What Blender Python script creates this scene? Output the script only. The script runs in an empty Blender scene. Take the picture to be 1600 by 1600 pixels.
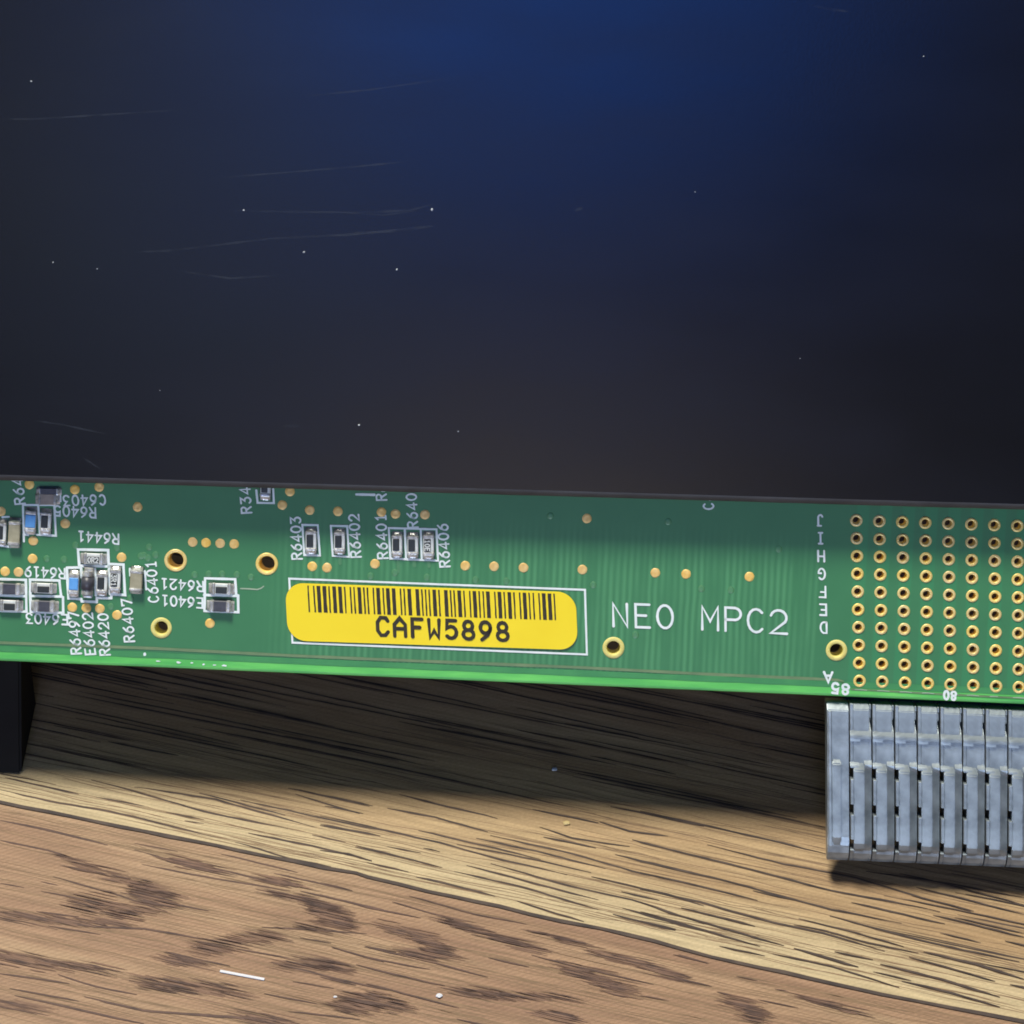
import bpy, bmesh, math, random
from mathutils import Vector, Matrix, Euler

# ------------------------------------------------------------------ scale: 1 unit = 1 cm
scene = bpy.context.scene
col = scene.collection
R = random.Random(7)

# ------------------------------------------------------------------ camera
PITCH = math.radians(48.0)        # camera looks this far below the horizontal
TILT = math.radians(48.0)         # board slope against the table
YAW = 0.030                       # the board's own turn in its plane (right end a little higher)
ROLL = 0.042 + YAW
FPX, DIST = 4500.0, 24.0          # focal length in photo pixels (1600 wide), distance to the board
EDGE_H = 1.34                     # height of the board's lower edge above the table

X = Vector((1, 0, 0))
D = Vector((0, math.cos(PITCH), -math.sin(PITCH)))
UP0 = X.cross(D)
RIGHT = X * math.cos(ROLL) + UP0 * math.sin(ROLL)
UP = UP0 * math.cos(ROLL) - X * math.sin(ROLL)
BN = Vector((0, -math.sin(TILT), math.cos(TILT)))    # out of the board
_v0 = Vector((0, math.cos(TILT), math.sin(TILT)))
BU = X * math.cos(YAW) + _v0 * math.sin(YAW)         # along the board
BV = _v0 * math.cos(YAW) - X * math.sin(YAW)         # up the board


def ray(px, py):
    return (D * FPX + RIGHT * (px - 800) - UP * (py - 800)).normalized()


# board plane through a provisional centre; the board's frame starts there
_o = -D * DIST
_r = ray(800, 1066)
_e = _o + _r * (-_o.dot(BN) / _r.dot(BN))
B0 = Vector((0, 0, EDGE_H - _e.z))
CAM = B0 - D * DIST

cd = bpy.data.cameras.new('camera')
cam = bpy.data.objects.new('camera', cd)
col.objects.link(cam)
cam.matrix_world = Matrix.Translation(CAM) @ Matrix((RIGHT, UP, -D)).transposed().to_4x4()
cd.sensor_width = 36.0
cd.sensor_fit = 'HORIZONTAL'
cd.lens = 36.0 * FPX / 1600.0
cd.clip_start = 0.1
cd.clip_end = 500.0
cd.dof.use_dof = True
cd.dof.focus_distance = DIST + 0.1
cd.dof.aperture_fstop = 0.09 * 100
scene.camera = cam


def board_px(px, py, w=0.0):
    """pixel of the photo -> (u, v) on the board plane lifted by w"""
    d = ray(px, py)
    t = ((B0 + BN * w) - CAM).dot(BN) / d.dot(BN)
    p = CAM + d * t - B0
    return Vector((p.dot(BU), p.dot(BV)))


def table_px(px, py, z=0.0):
    d = ray(px, py)
    t = (z - CAM.z) / d.z
    return CAM + d * t


PX = DIST / FPX                   # size of a photo pixel on the board

# ------------------------------------------------------------------ light
view = scene.view_settings
scene.display_settings.display_device = 'sRGB'
view.view_transform = 'Standard'
view.look = 'None'
view.exposure = 0.0
view.gamma = 1.0
view.use_curve_mapping = False

world = bpy.data.worlds.new('World')
scene.world = world
world.use_nodes = True
wn, wl = world.node_tree.nodes, world.node_tree.links
wn.clear()
w_out = wn.new('ShaderNodeOutputWorld')
w_bg = wn.new('ShaderNodeBackground')
w_tc = wn.new('ShaderNodeTexCoord')
wl.new(w_bg.outputs[0], w_out.inputs[0])


def reflect_px(px, py):
    d = ray(px, py)
    return (d - BN * 2 * d.dot(BN)).normalized()


def blob(direction, inner, outer, colour):
    """soft patch of light in the room around the table (angles in degrees)"""
    dot = wn.new('ShaderNodeVectorMath'); dot.operation = 'DOT_PRODUCT'
    wl.new(w_tc.outputs['Generated'], dot.inputs[0])
    dot.inputs[1].default_value = direction.normalized()
    ac = wn.new('ShaderNodeMath'); ac.operation = 'ARCCOSINE'
    wl.new(dot.outputs['Value'], ac.inputs[0])
    mr = wn.new('ShaderNodeMapRange'); mr.interpolation_type = 'SMOOTHSTEP'
    wl.new(ac.outputs[0], mr.inputs['Value'])
    mr.inputs['From Min'].default_value = math.radians(inner)
    mr.inputs['From Max'].default_value = math.radians(outer)
    mr.inputs['To Min'].default_value = 1.0
    mr.inputs['To Max'].default_value = 0.0
    mx = wn.new('ShaderNodeVectorMath'); mx.operation = 'SCALE'
    mx.inputs[0].default_value = colour
    wl.new(mr.outputs[0], mx.inputs['Scale'])
    return mx.outputs[0]


room = [
    blob(reflect_px(850, -240), 0.5, 9.6, (0.06, 1.05, 5.6)),        # blue window behind the camera
    blob(reflect_px(200, 120), 0.5, 8.5, (0.48, 0.52, 0.60)),         # grey patch added to lift the panel's upper left
    blob(reflect_px(330, 380), 0.5, 6.0, (0.08, 0.24, 0.60)),         # blue patch added to lift the panel's left side
    blob(reflect_px(800, 1040), 1.0, 8.5, (1.5, 1.25, 1.12)),        # warm grey patch added to lift the panel's lower part
    blob(Vector((0.0, -0.998, 0.07)), 6.0, 25.0, (4.7, 5.6, 7.7)),   # low daylight from the camera's side
    blob(Vector((0.0, 0.0, 1.0)), 60.0, 120.0, (0.035, 0.04, 0.055)),
]
acc = room[0]
for o in room[1:]:
    a = wn.new('ShaderNodeVectorMath'); a.operation = 'ADD'
    wl.new(acc, a.inputs[0]); wl.new(o, a.inputs[1])
    acc = a.outputs[0]
wl.new(acc, w_bg.inputs['Color'])
w_bg.inputs['Strength'].default_value = 1.0

KEY_TILT = math.radians(14.0)     # ceiling lamp, a little behind the board
kd = bpy.data.lights.new('ceiling_lamp', 'AREA')
kd.shape = 'DISK'
kd.size = 25.0
kd.energy = 1.45 * math.pi ** 2 * 100.0 ** 2
kd.color = (1.0, 0.955, 0.86)
key = bpy.data.objects.new('ceiling_lamp', kd)
col.objects.link(key)
kdir = Vector((-0.22, math.sin(KEY_TILT), math.cos(KEY_TILT))).normalized()
key.location = kdir * 100.0
key.rotation_euler = (-kdir).to_track_quat('-Z', 'Y').to_euler()


# ------------------------------------------------------------------ materials
def mat(name, colour, rough=0.5, metal=0.0, spec=0.5, coat=0.0):
    m = bpy.data.materials.new(name)
    m.use_nodes = True
    b = m.node_tree.nodes['Principled BSDF']
    b.inputs['Base Color'].default_value = (*colour, 1)
    b.inputs['Roughness'].default_value = rough
    b.inputs['Metallic'].default_value = metal
    b.inputs['Specular IOR Level'].default_value = spec
    b.inputs['Coat Weight'].default_value = coat
    return m, m.node_tree.nodes, m.node_tree.links, b


def mottle(name, c1, c2, scale, rough=0.5, metal=0.0, spec=0.5, bump=0.0, detail=4.0, stretch=(1, 1, 1), rough2=None,
           bump_scale=None):
    """procedural two-tone material"""
    m, n, l, b = mat(name, c1, rough, metal, spec)
    tc = n.new('ShaderNodeTexCoord')
    mp = n.new('ShaderNodeMapping'); mp.inputs['Scale'].default_value = stretch
    l.new(tc.outputs['Object'], mp.inputs[0])
    nz = n.new('ShaderNodeTexNoise'); nz.inputs['Scale'].default_value = scale; nz.inputs['Detail'].default_value = detail
    l.new(mp.outputs[0], nz.inputs['Vector'])
    rp = n.new('ShaderNodeValToRGB')
    rp.color_ramp.elements[0].position = 0.32; rp.color_ramp.elements[1].position = 0.68
    rp.color_ramp.elements[0].color = (*c1, 1); rp.color_ramp.elements[1].color = (*c2, 1)
    l.new(nz.outputs['Fac'], rp.inputs[0]); l.new(rp.outputs[0], b.inputs['Base Color'])
    if rough2 is not None:
        mr = n.new('ShaderNodeMapRange'); mr.inputs['To Min'].default_value = rough; mr.inputs['To Max'].default_value = rough2
        l.new(nz.outputs['Fac'], mr.inputs[0]); l.new(mr.outputs[0], b.inputs['Roughness'])
    if bump:
        bp = n.new('ShaderNodeBump'); bp.inputs['Strength'].default_value = bump; bp.inputs['Distance'].default_value = 0.01
        src = nz
        if bump_scale:
            src = n.new('ShaderNodeTexNoise'); src.inputs['Scale'].default_value = bump_scale
            l.new(mp.outputs[0], src.inputs['Vector'])
        l.new(src.outputs['Fac'], bp.inputs['Height']); l.new(bp.outputs[0], b.inputs['Normal'])
    return m


M = {}
M['shade_fill'] = mottle('painted_shade_green', (0.03, 0.085, 0.05), (0.05, 0.12, 0.07), 9.0, 0.5)  # dark green that paints the shade around each chip
M['ink'] = mottle('silkscreen_ink', (0.72, 0.82, 0.80), (0.84, 0.90, 0.88), 9.0, 0.6)
M['gold'] = mottle('gold_plating', (0.80, 0.50, 0.13), (0.93, 0.65, 0.24), 14.0, 0.42, 0.15, bump=0.25)
M['hole_gold'] = mottle('hole_gold', (0.82, 0.60, 0.18), (0.92, 0.72, 0.30), 14.0, 0.36, 0.2)
M['bare_ring'] = mottle('bare_laminate_ring', (0.68, 0.60, 0.16), (0.80, 0.72, 0.24), 10.0, 0.5)
M['hole_dark'] = mottle('dark_brass_pin', (0.05, 0.032, 0.012), (0.09, 0.05, 0.02), 20.0, 0.5)
M['yellow'] = mottle('yellow_label_stock', (0.93, 0.71, 0.006), (0.96, 0.75, 0.010), 2.5, 0.42, bump=0.10)
M['black_ink'] = mottle('black_print', (0.020, 0.016, 0.008), (0.040, 0.030, 0.012), 25.0, 0.6)
M['ceramic'] = mottle('white_ceramic', (0.58, 0.62, 0.58), (0.76, 0.78, 0.74), 18.0, 0.45)
M['coating'] = mottle('black_coating', (0.022, 0.027, 0.026), (0.035, 0.04, 0.038), 22.0, 0.35)
M['ferrite'] = mottle('grey_ferrite', (0.05, 0.052, 0.065), (0.075, 0.075, 0.09), 22.0, 0.4)
M['tin'] = mottle('tin_solder', (0.38, 0.38, 0.35), (0.80, 0.81, 0.77), 13.0, 0.16, 0.5, bump=0.8, rough2=0.36)
M['blue'] = mottle('blue_coating', (0.10, 0.33, 0.72), (0.15, 0.42, 0.82), 12.0, 0.4)
M['tan'] = mottle('tan_ceramic', (0.30, 0.28, 0.18), (0.42, 0.39, 0.26), 14.0, 0.4)
M['dusk_tan'] = mottle('brown_ceramic', (0.24, 0.20, 0.16), (0.36, 0.31, 0.25), 14.0, 0.4)
M['trace'] = mottle('masked_trace', (0.13, 0.22, 0.10), (0.19, 0.28, 0.13), 6.0, 0.4)
M['trace_light'] = mottle('bright_trace', (0.30, 0.42, 0.28), (0.42, 0.52, 0.36), 8.0, 0.4)
M['tented'] = mottle('tented_bump', (0.075, 0.235, 0.10), (0.10, 0.27, 0.12), 10.0, 0.35)
M['zinc'] = mottle('grey_connector_shell', (0.19, 0.228, 0.248), (0.36, 0.42, 0.445), 7.0, 0.28, 0.45, spec=0.9, bump=0.10, detail=9.0,
                   rough2=0.40, bump_scale=34.0)
M['housing'] = mottle('black_housing', (0.012, 0.012, 0.014), (0.02, 0.02, 0.023), 4.0, 0.6)
M['block'] = mottle('black_block_plastic', (0.0075, 0.0075, 0.008), (0.010, 0.010, 0.0105), 3.0, 0.8, spec=0.15)
M['paper'] = mottle('white_paper', (0.62, 0.63, 0.67), (0.76, 0.77, 0.80), 6.0, 0.7)
M['crumb'] = mottle('tan_crumb', (0.55, 0.42, 0.18), (0.66, 0.52, 0.24), 10.0, 0.7)
M['dust'] = mottle('pale_dust', (0.45, 0.50, 0.52), (0.6, 0.62, 0.64), 10.0, 0.8)


def solder_mask():
    m, n, l, b = mat('green_solder_mask', (0.05, 0.24, 0.13), 0.38)
    tc = n.new('ShaderNodeTexCoord')
    sep = n.new('ShaderNodeSeparateXYZ'); l.new(tc.outputs['Object'], sep.inputs[0])

    def math_(op, a, bb=None, clamp=False):
        k = n.new('ShaderNodeMath'); k.operation = op; k.use_clamp = clamp
        for i, s in enumerate((a, bb)):
            if s is None: continue
            if isinstance(s, (int, float)): k.inputs[i].default_value = s
            else: l.new(s, k.inputs[i])
        return k.outputs[0]

    def step(val, lo, hi):
        mr = n.new('ShaderNodeMapRange'); mr.interpolation_type = 'SMOOTHSTEP'
        mr.inputs['From Min'].default_value = lo; mr.inputs['From Max'].default_value = hi
        l.new(val, mr.inputs['Value'])
        return mr.outputs[0]
    u, v = sep.outputs[0], sep.outputs[1]
    # buried traces running up the board
    wob = n.new('ShaderNodeTexNoise'); wob.inputs['Scale'].default_value = 2.0
    l.new(tc.outputs['Object'], wob.inputs['Vector'])
    uu = math_('ADD', u, math_('MULTIPLY', wob.outputs['Fac'], 0.03))
    wave = math_('ADD', math_('MULTIPLY', math_('SINE', math_('MULTIPLY', uu, 2 * math.pi / 0.0535)), 0.5), 0.5)
    lo = board_px(700, 1062).y; hi = board_px(1000, 850).y
    ulo = board_px(420, 950).x; uhi = board_px(1285, 950).x
    st = n.new('ShaderNodeTexNoise'); st.inputs['Scale'].default_value = 1.0; st.inputs['Detail'].default_value = 3.0
    mp = n.new('ShaderNodeMapping'); mp.inputs['Scale'].default_value = (7, 0.8, 1)
    l.new(tc.outputs['Object'], mp.inputs[0]); l.new(mp.outputs[0], st.inputs['Vector'])
    msk = math_('MULTIPLY', step(v, lo, lo + 0.15), math_('SUBTRACT', 1.0, step(v, hi - 0.25, hi + 0.25)))
    msk = math_('MULTIPLY', msk, math_('MULTIPLY', step(u, ulo - 0.2, ulo + 0.5), math_('SUBTRACT', 1.0, step(u, uhi - 0.1, uhi))))
    msk = math_('MULTIPLY', msk, step(st.outputs['Fac'], 0.30, 0.62))
    tr = math_('MULTIPLY', wave, msk)
    # copper lanes round the pin columns
    u0 = board_px(1341, 940).x; du = (board_px(1590, 948).x - u0) / 7
    lane = math_('COSINE', math_('MULTIPLY', math_('SUBTRACT', u, u0), 2 * math.pi / du))
    lane = math_('MULTIPLY', step(lane, -0.35, 0.1), step(u, u0 - 0.12, u0 - 0.08))
    # cloudy base
    nz = n.new('ShaderNodeTexNoise'); nz.inputs['Scale'].default_value = 3.0; nz.inputs['Detail'].default_value = 6.0
    l.new(tc.outputs['Object'], nz.inputs['Vector'])
    base = n.new('ShaderNodeMix'); base.data_type = 'RGBA'
    base.inputs['A'].default_value = (0.038, 0.184, 0.070, 1); base.inputs['B'].default_value = (0.053, 0.226, 0.088, 1)
    l.new(nz.outputs['Fac'], base.inputs['Factor'])
    m2 = n.new('ShaderNodeMix'); m2.data_type = 'RGBA'
    m2.inputs['B'].default_value = (0.082, 0.295, 0.122, 1)
    l.new(base.outputs['Result'], m2.inputs['A']); l.new(math_('MULTIPLY', tr, 0.95), m2.inputs['Factor'])
    m3 = n.new('ShaderNodeMix'); m3.data_type = 'RGBA'
    m3.inputs['B'].default_value = (0.040, 0.26, 0.098, 1)
    l.new(m2.outputs['Result'], m3.inputs['A']); l.new(math_('MULTIPLY', lane, 0.55), m3.inputs['Factor'])
    l.new(m3.outputs['Result'], b.inputs['Base Color'])
    fine = n.new('ShaderNodeTexNoise'); fine.inputs['Scale'].default_value = 60.0
    l.new(tc.outputs['Object'], fine.inputs['Vector'])
    hsum = math_('ADD', math_('MULTIPLY', tr, 0.6), math_('MULTIPLY', fine.outputs['Fac'], 0.25))
    bp = n.new('ShaderNodeBump'); bp.inputs['Strength'].default_value = 0.35; bp.inputs['Distance'].default_value = 0.004
    l.new(hsum, bp.inputs['Height']); l.new(bp.outputs[0], b.inputs['Normal'])
    return m


def edge_green():
    m, n, l, b = mat('bare_green_margin', (0.09, 0.5, 0.12), 0.4)
    tc = n.new('ShaderNodeTexCoord')
    nz = n.new('ShaderNodeTexNoise'); nz.inputs['Scale'].default_value = 1.6; nz.inputs['Detail'].default_value = 5.0
    mp = n.new('ShaderNodeMapping'); mp.inputs['Scale'].default_value = (1, 6, 1)
    l.new(tc.outputs['Object'], mp.inputs[0]); l.new(mp.outputs[0], nz.inputs['Vector'])
    rp = n.new('ShaderNodeValToRGB')
    rp.color_ramp.elements[0].position = 0.3; rp.color_ramp.elements[0].color = (0.07, 0.44, 0.09, 1)
    rp.color_ramp.elements[1].position = 0.7; rp.color_ramp.elements[1].color = (0.17, 0.68, 0.13, 1)
    l.new(nz.outputs['Fac'], rp.inputs[0]); l.new(rp.outputs[0], b.inputs['Base Color'])
    return m


def panel_black():
    m, n, l, b = mat('black_satin_sheet', (0.0048, 0.0048, 0.0056), 0.17)
    tc = n.new('ShaderNodeTexCoord')
    nz = n.new('ShaderNodeTexNoise'); nz.inputs['Scale'].default_value = 0.7; nz.inputs['Detail'].default_value = 6.0
    mp = n.new('ShaderNodeMapping'); mp.inputs['Scale'].default_value = (0.6, 1.8, 1); mp.inputs['Rotation'].default_value = (0, 0, 0.1)
    l.new(tc.outputs['Object'], mp.inputs[0]); l.new(mp.outputs[0], nz.inputs['Vector'])
    mr = n.new('ShaderNodeMapRange'); mr.inputs['To Min'].default_value = 0.12; mr.inputs['To Max'].default_value = 0.27
    l.new(nz.outputs['Fac'], mr.inputs[0]); l.new(mr.outputs[0], b.inputs['Roughness'])
    f = n.new('ShaderNodeTexNoise'); f.inputs['Scale'].default_value = 55.0; f.inputs['Detail'].default_value = 3.0
    l.new(tc.outputs['Object'], f.inputs['Vector'])
    bp = n.new('ShaderNodeBump'); bp.inputs['Strength'].default_value = 0.12; bp.inputs['Distance'].default_value = 0.002
    l.new(f.outputs['Fac'], bp.inputs['Height']); l.new(bp.outputs[0], b.inputs['Normal'])
    return m


GRAIN = 0.0  # set below from the plank joint


def wood(name, c_lo, c_mid, c_hi, weave, joint_tone=None):
    m, n, l, b = mat(name, c_mid, 0.5, spec=0.15)
    tc = n.new('ShaderNodeTexCoord')
    rot = n.new('ShaderNodeMapping'); rot.vector_type = 'POINT'; rot.inputs['Rotation'].default_value = (0, 0, -GRAIN)
    l.new(tc.outputs['Object'], rot.inputs[0])
    st = n.new('ShaderNodeMapping'); st.inputs['Scale'].default_value = (0.22, 2.3, 1)
    l.new(rot.outputs[0], st.inputs[0])
    nz = n.new('ShaderNodeTexNoise'); nz.inputs['Scale'].default_value = 1.0; nz.inputs['Detail'].default_value = 5.0
    nz.inputs['Distortion'].default_value = 0.6
    l.new(st.outputs[0], nz.inputs['Vector'])
    rp = n.new('ShaderNodeValToRGB')
    e = rp.color_ramp.elements
    e[0].position = 0.30; e[0].color = (*c_lo, 1)
    e[1].position = 0.70; e[1].color = (*c_hi, 1)
    k = e.new(0.5); k.color = (*c_mid, 1)
    l.new(nz.outputs['Fac'], rp.inputs[0])
    # fine streaks
    st2 = n.new('ShaderNodeMapping'); st2.inputs['Scale'].default_value = (1.4, 34, 1)
    l.new(rot.outputs[0], st2.inputs[0])
    n2 = n.new('ShaderNodeTexNoise'); n2.inputs['Scale'].default_value = 1.0; n2.inputs['Detail'].default_value = 4.0
    l.new(st2.outputs[0], n2.inputs['Vector'])
    mr = n.new('ShaderNodeMapRange'); mr.inputs['From Min'].default_value = 0.3; mr.inputs['From Max'].default_value = 0.7
    mr.inputs['To Min'].default_value = 0.76; mr.inputs['To Max'].default_value = 1.12
    l.new(n2.outputs['Fac'], mr.inputs[0])
    # printed dot weave
    wv = n.new('ShaderNodeTexWave'); wv.inputs['Scale'].default_value = 9.0; wv.inputs['Distortion'].default_value = 2.5
    wv.inputs['Detail'].default_value = 2.0
    wr = n.new('ShaderNodeMapping'); wr.inputs['Rotation'].default_value = (0, 0, -GRAIN + 0.95)
    l.new(tc.outputs['Object'], wr.inputs[0]); l.new(wr.outputs[0], wv.inputs['Vector'])
    m_w = n.new('ShaderNodeMapRange'); m_w.inputs['To Min'].default_value = 1 - weave; m_w.inputs['To Max'].default_value = 1 + weave
    l.new(wv.outputs['Fac'], m_w.inputs[0])
    sp = n.new('ShaderNodeTexNoise'); sp.inputs['Scale'].default_value = 38.0; sp.inputs['Detail'].default_value = 2.0
    l.new(tc.outputs['Object'], sp.inputs['Vector'])
    m_s = n.new('ShaderNodeMapRange'); m_s.inputs['From Min'].default_value = 0.3; m_s.inputs['From Max'].default_value = 0.7
    m_s.inputs['To Min'].default_value = 0.93; m_s.inputs['To Max'].default_value = 1.07
    l.new(sp.outputs['Fac'], m_s.inputs[0])
    a = n.new('ShaderNodeMath'); a.operation = 'MULTIPLY'; l.new(mr.outputs[0], a.inputs[0]); l.new(m_w.outputs[0], a.inputs[1])
    a2 = n.new('ShaderNodeMath'); a2.operation = 'MULTIPLY'; l.new(a.outputs[0], a2.inputs[0]); l.new(m_s.outputs[0], a2.inputs[1])
    out = rp.outputs[0]
    if joint_tone:
        # pale sapwood band along the plank joint
        sep = n.new('ShaderNodeSeparateXYZ'); l.new(rot.outputs[0], sep.inputs[0])
        jr = n.new('ShaderNodeMapRange'); jr.interpolation_type = 'SMOOTHSTEP'
        jr.inputs['From Min'].default_value = joint_tone[1]; jr.inputs['From Max'].default_value = joint_tone[2]
        jr.inputs['To Min'].default_value = 1.0; jr.inputs['To Max'].default_value = 0.0
        l.new(sep.outputs[1], jr.inputs['Value'])
        mj = n.new('ShaderNodeMix'); mj.data_type = 'RGBA'
        l.new(jr.outputs[0], mj.inputs['Factor']); l.new(out, mj.inputs['A']); mj.inputs['B'].default_value = (*joint_tone[0], 1)
        out = mj.outputs['Result']
    sc = n.new('ShaderNodeVectorMath'); sc.operation = 'SCALE'
    l.new(out, sc.inputs[0]); l.new(a2.outputs[0], sc.inputs['Scale'])
    l.new(sc.outputs[0], b.inputs['Base Color'])
    bp = n.new('ShaderNodeBump'); bp.inputs['Strength'].default_value = 0.15; bp.inputs['Distance'].default_value = 0.01
    l.new(a2.outputs[0], bp.inputs['Height']); l.new(bp.outputs[0], b.inputs['Normal'])
    return m


for k in ('gold', 'hole_gold'):
    nt = M[k].node_tree
    b_ = nt.nodes['Principled BSDF']
    src = b_.inputs['Base Color'].links[0].from_socket
    oi = nt.nodes.new('ShaderNodeObjectInfo')
    hs = nt.nodes.new('ShaderNodeHueSaturation')
    for inp, lo, hi in (('Value', 0.90, 1.10), ('Saturation', 0.93, 1.10)):
        r_ = nt.nodes.new('ShaderNodeMapRange'); r_.inputs['To Min'].default_value = lo; r_.inputs['To Max'].default_value = hi
        nt.links.new(oi.outputs['Random'], r_.inputs['Value']); nt.links.new(r_.outputs[0], hs.inputs[inp])
    nt.links.new(src, hs.inputs['Color']); nt.links.new(hs.outputs[0], b_.inputs['Base Color'])
M['mask'] = solder_mask()
M['edge'] = edge_green()
M['panel'] = panel_black()
M['panel_edge'] = mottle('paler_black_edge', (0.030, 0.030, 0.029), (0.05, 0.05, 0.047), 4.0, 0.5)


# ------------------------------------------------------------------ mesh helpers
def tag(o, label=None, cat=None, kind=None, group=None):
    if label: o['label'] = label
    if cat: o['category'] = cat
    if kind: o['kind'] = kind
    if group: o['group'] = group
    return o


def link(name, me, m, parent=None, loc=(0, 0, 0), rot=(0, 0, 0), smooth=False):
    if m is not None and not me.materials:
        for mm in (m if isinstance(m, (list, tuple)) else [m]): me.materials.append(mm)
    if smooth:
        for p in me.polygons: p.use_smooth = True
    o = bpy.data.objects.new(name, me)
    col.objects.link(o)
    o.parent = parent
    o.location = loc
    o.rotation_euler = rot
    return o


def from_bm(name, bm):
    me = bpy.data.meshes.new(name)
    bmesh.ops.recalc_face_normals(bm, faces=bm.faces)
    bm.to_mesh(me); bm.free()
    return me


def from_lists(name, vs, fs):
    me = bpy.data.meshes.new(name)
    me.from_pydata([tuple(v) for v in vs], [], fs)
    me.update()
    return me


def box_into(bm, x0, x1, y0, y1, z0, z1, bev=0.0, seg=1):
    t = bmesh.new()
    bmesh.ops.create_cube(t, size=1.0)
    for v in t.verts:
        v.co = Vector(((x0 + x1) / 2 + v.co.x * (x1 - x0), (y0 + y1) / 2 + v.co.y * (y1 - y0), (z0 + z1) / 2 + v.co.z * (z1 - z0)))
    if bev:
        bmesh.ops.bevel(t, geom=t.edges[:], offset=bev, segments=seg, affect='EDGES', profile=0.5)
    tmp = bpy.data.meshes.new('tmp'); t.to_mesh(tmp); t.free()
    bm.from_mesh(tmp); bpy.data.meshes.remove(tmp)


def box_mesh(name, *a, **k):
    bm = bmesh.new(); box_into(bm, *a, **k); return from_bm(name, bm)


class Strokes:
    """flat printed strokes; every stroke sits a hair above the one before it"""
    def __init__(self, z=0.004, dz=0.0006, nz=5):
        self.v, self.f, self.z, self.k, self.dz, self.nz = [], [], z, 0, dz, nz

    def add(self, pts, w, closed=False, jitter=0.0, taper=False):
        pts = [Vector((p[0], p[1])) for p in pts]
        q = [pts[0]]
        for p in pts[1:]:
            if (p - q[-1]).length > 1e-5: q.append(p)
        if closed and (q[0] - q[-1]).length < 1e-5: q.pop()
        n = len(q)
        if n < 2: return
        z = self.z + self.dz * (self.k % self.nz); self.k += 1
        L, Rr = [], []
        for i in range(n):
            a = q[i - 1] if (i > 0 or closed) else None
            c = q[(i + 1) % n] if (i < n - 1 or closed) else None
            d1 = (q[i] - a).normalized() if a is not None else None
            d2 = (c - q[i]).normalized() if c is not None else None
            if d1 is None: t = d2; s = 1
            elif d2 is None: t = d1; s = 1
            else:
                t = d1 + d2
                t = t.normalized() if t.length > 1e-4 else d1
                s = 1 / max(0.55, t.dot(d1))
            nn = Vector((-t.y, t.x))
            ww = w * 0.5 * s * (1 + R.uniform(-jitter, jitter))
            if taper and not closed:
                x = i / (n - 1)
                ww *= max(0.25, min(1, 6.0 * min(x, 1 - x)))
            L.append(q[i] + nn * ww); Rr.append(q[i] - nn * ww)
        b = len(self.v)
        for i in range(n):
            self.v.append((L[i].x, L[i].y, z)); self.v.append((Rr[i].x, Rr[i].y, z))
        for i in range(n if closed else n - 1):
            j = (i + 1) % n
            self.f.append((b + 2 * i + 1, b + 2 * j + 1, b + 2 * j, b + 2 * i))
        if not closed and not taper:
            for i, s in ((0, -1), (n - 1, 1)):
                t = ((q[1] - q[0]) if i == 0 else (q[-1] - q[-2])).normalized() * s
                nn = Vector((-t.y, t.x))
                base = len(self.v); hw = w * 0.5
                for kk in range(1, 6):
                    an = math.pi / 2 - kk * math.pi / 6
                    p = q[i] + nn * hw * math.sin(an) + t * hw * math.cos(an)
                    self.v.append((p.x, p.y, z))
                ring = [b + 2 * i + (0 if s > 0 else 1)] + [base + kk for kk in range(5)] + [b + 2 * i + (1 if s > 0 else 0)]
                ring = [b + 2 * i] + [base + kk for kk in range(5)] + [b + 2 * i + 1] if s > 0 else \
                       [b + 2 * i + 1] + [base + kk for kk in range(5)] + [b + 2 * i]
                self.f.append(tuple(reversed(ring)))

    def mesh(self, name):
        me = from_lists(name, self.v, self.f)
        bm = bmesh.new(); bm.from_mesh(me)
        for f in bm.faces:
            f.normal_update()
            if f.normal.z < 0: f.normal_flip()
        bm.to_mesh(me); bm.free()
        return me


def arc(cx, cy, rx, ry, a0, a1, n=8):
    return [(cx + rx * math.cos(math.radians(a0 + (a1 - a0) * i / n)), cy + ry * math.sin(math.radians(a0 + (a1 - a0) * i / n))) for i in range(n + 1)]


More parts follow.
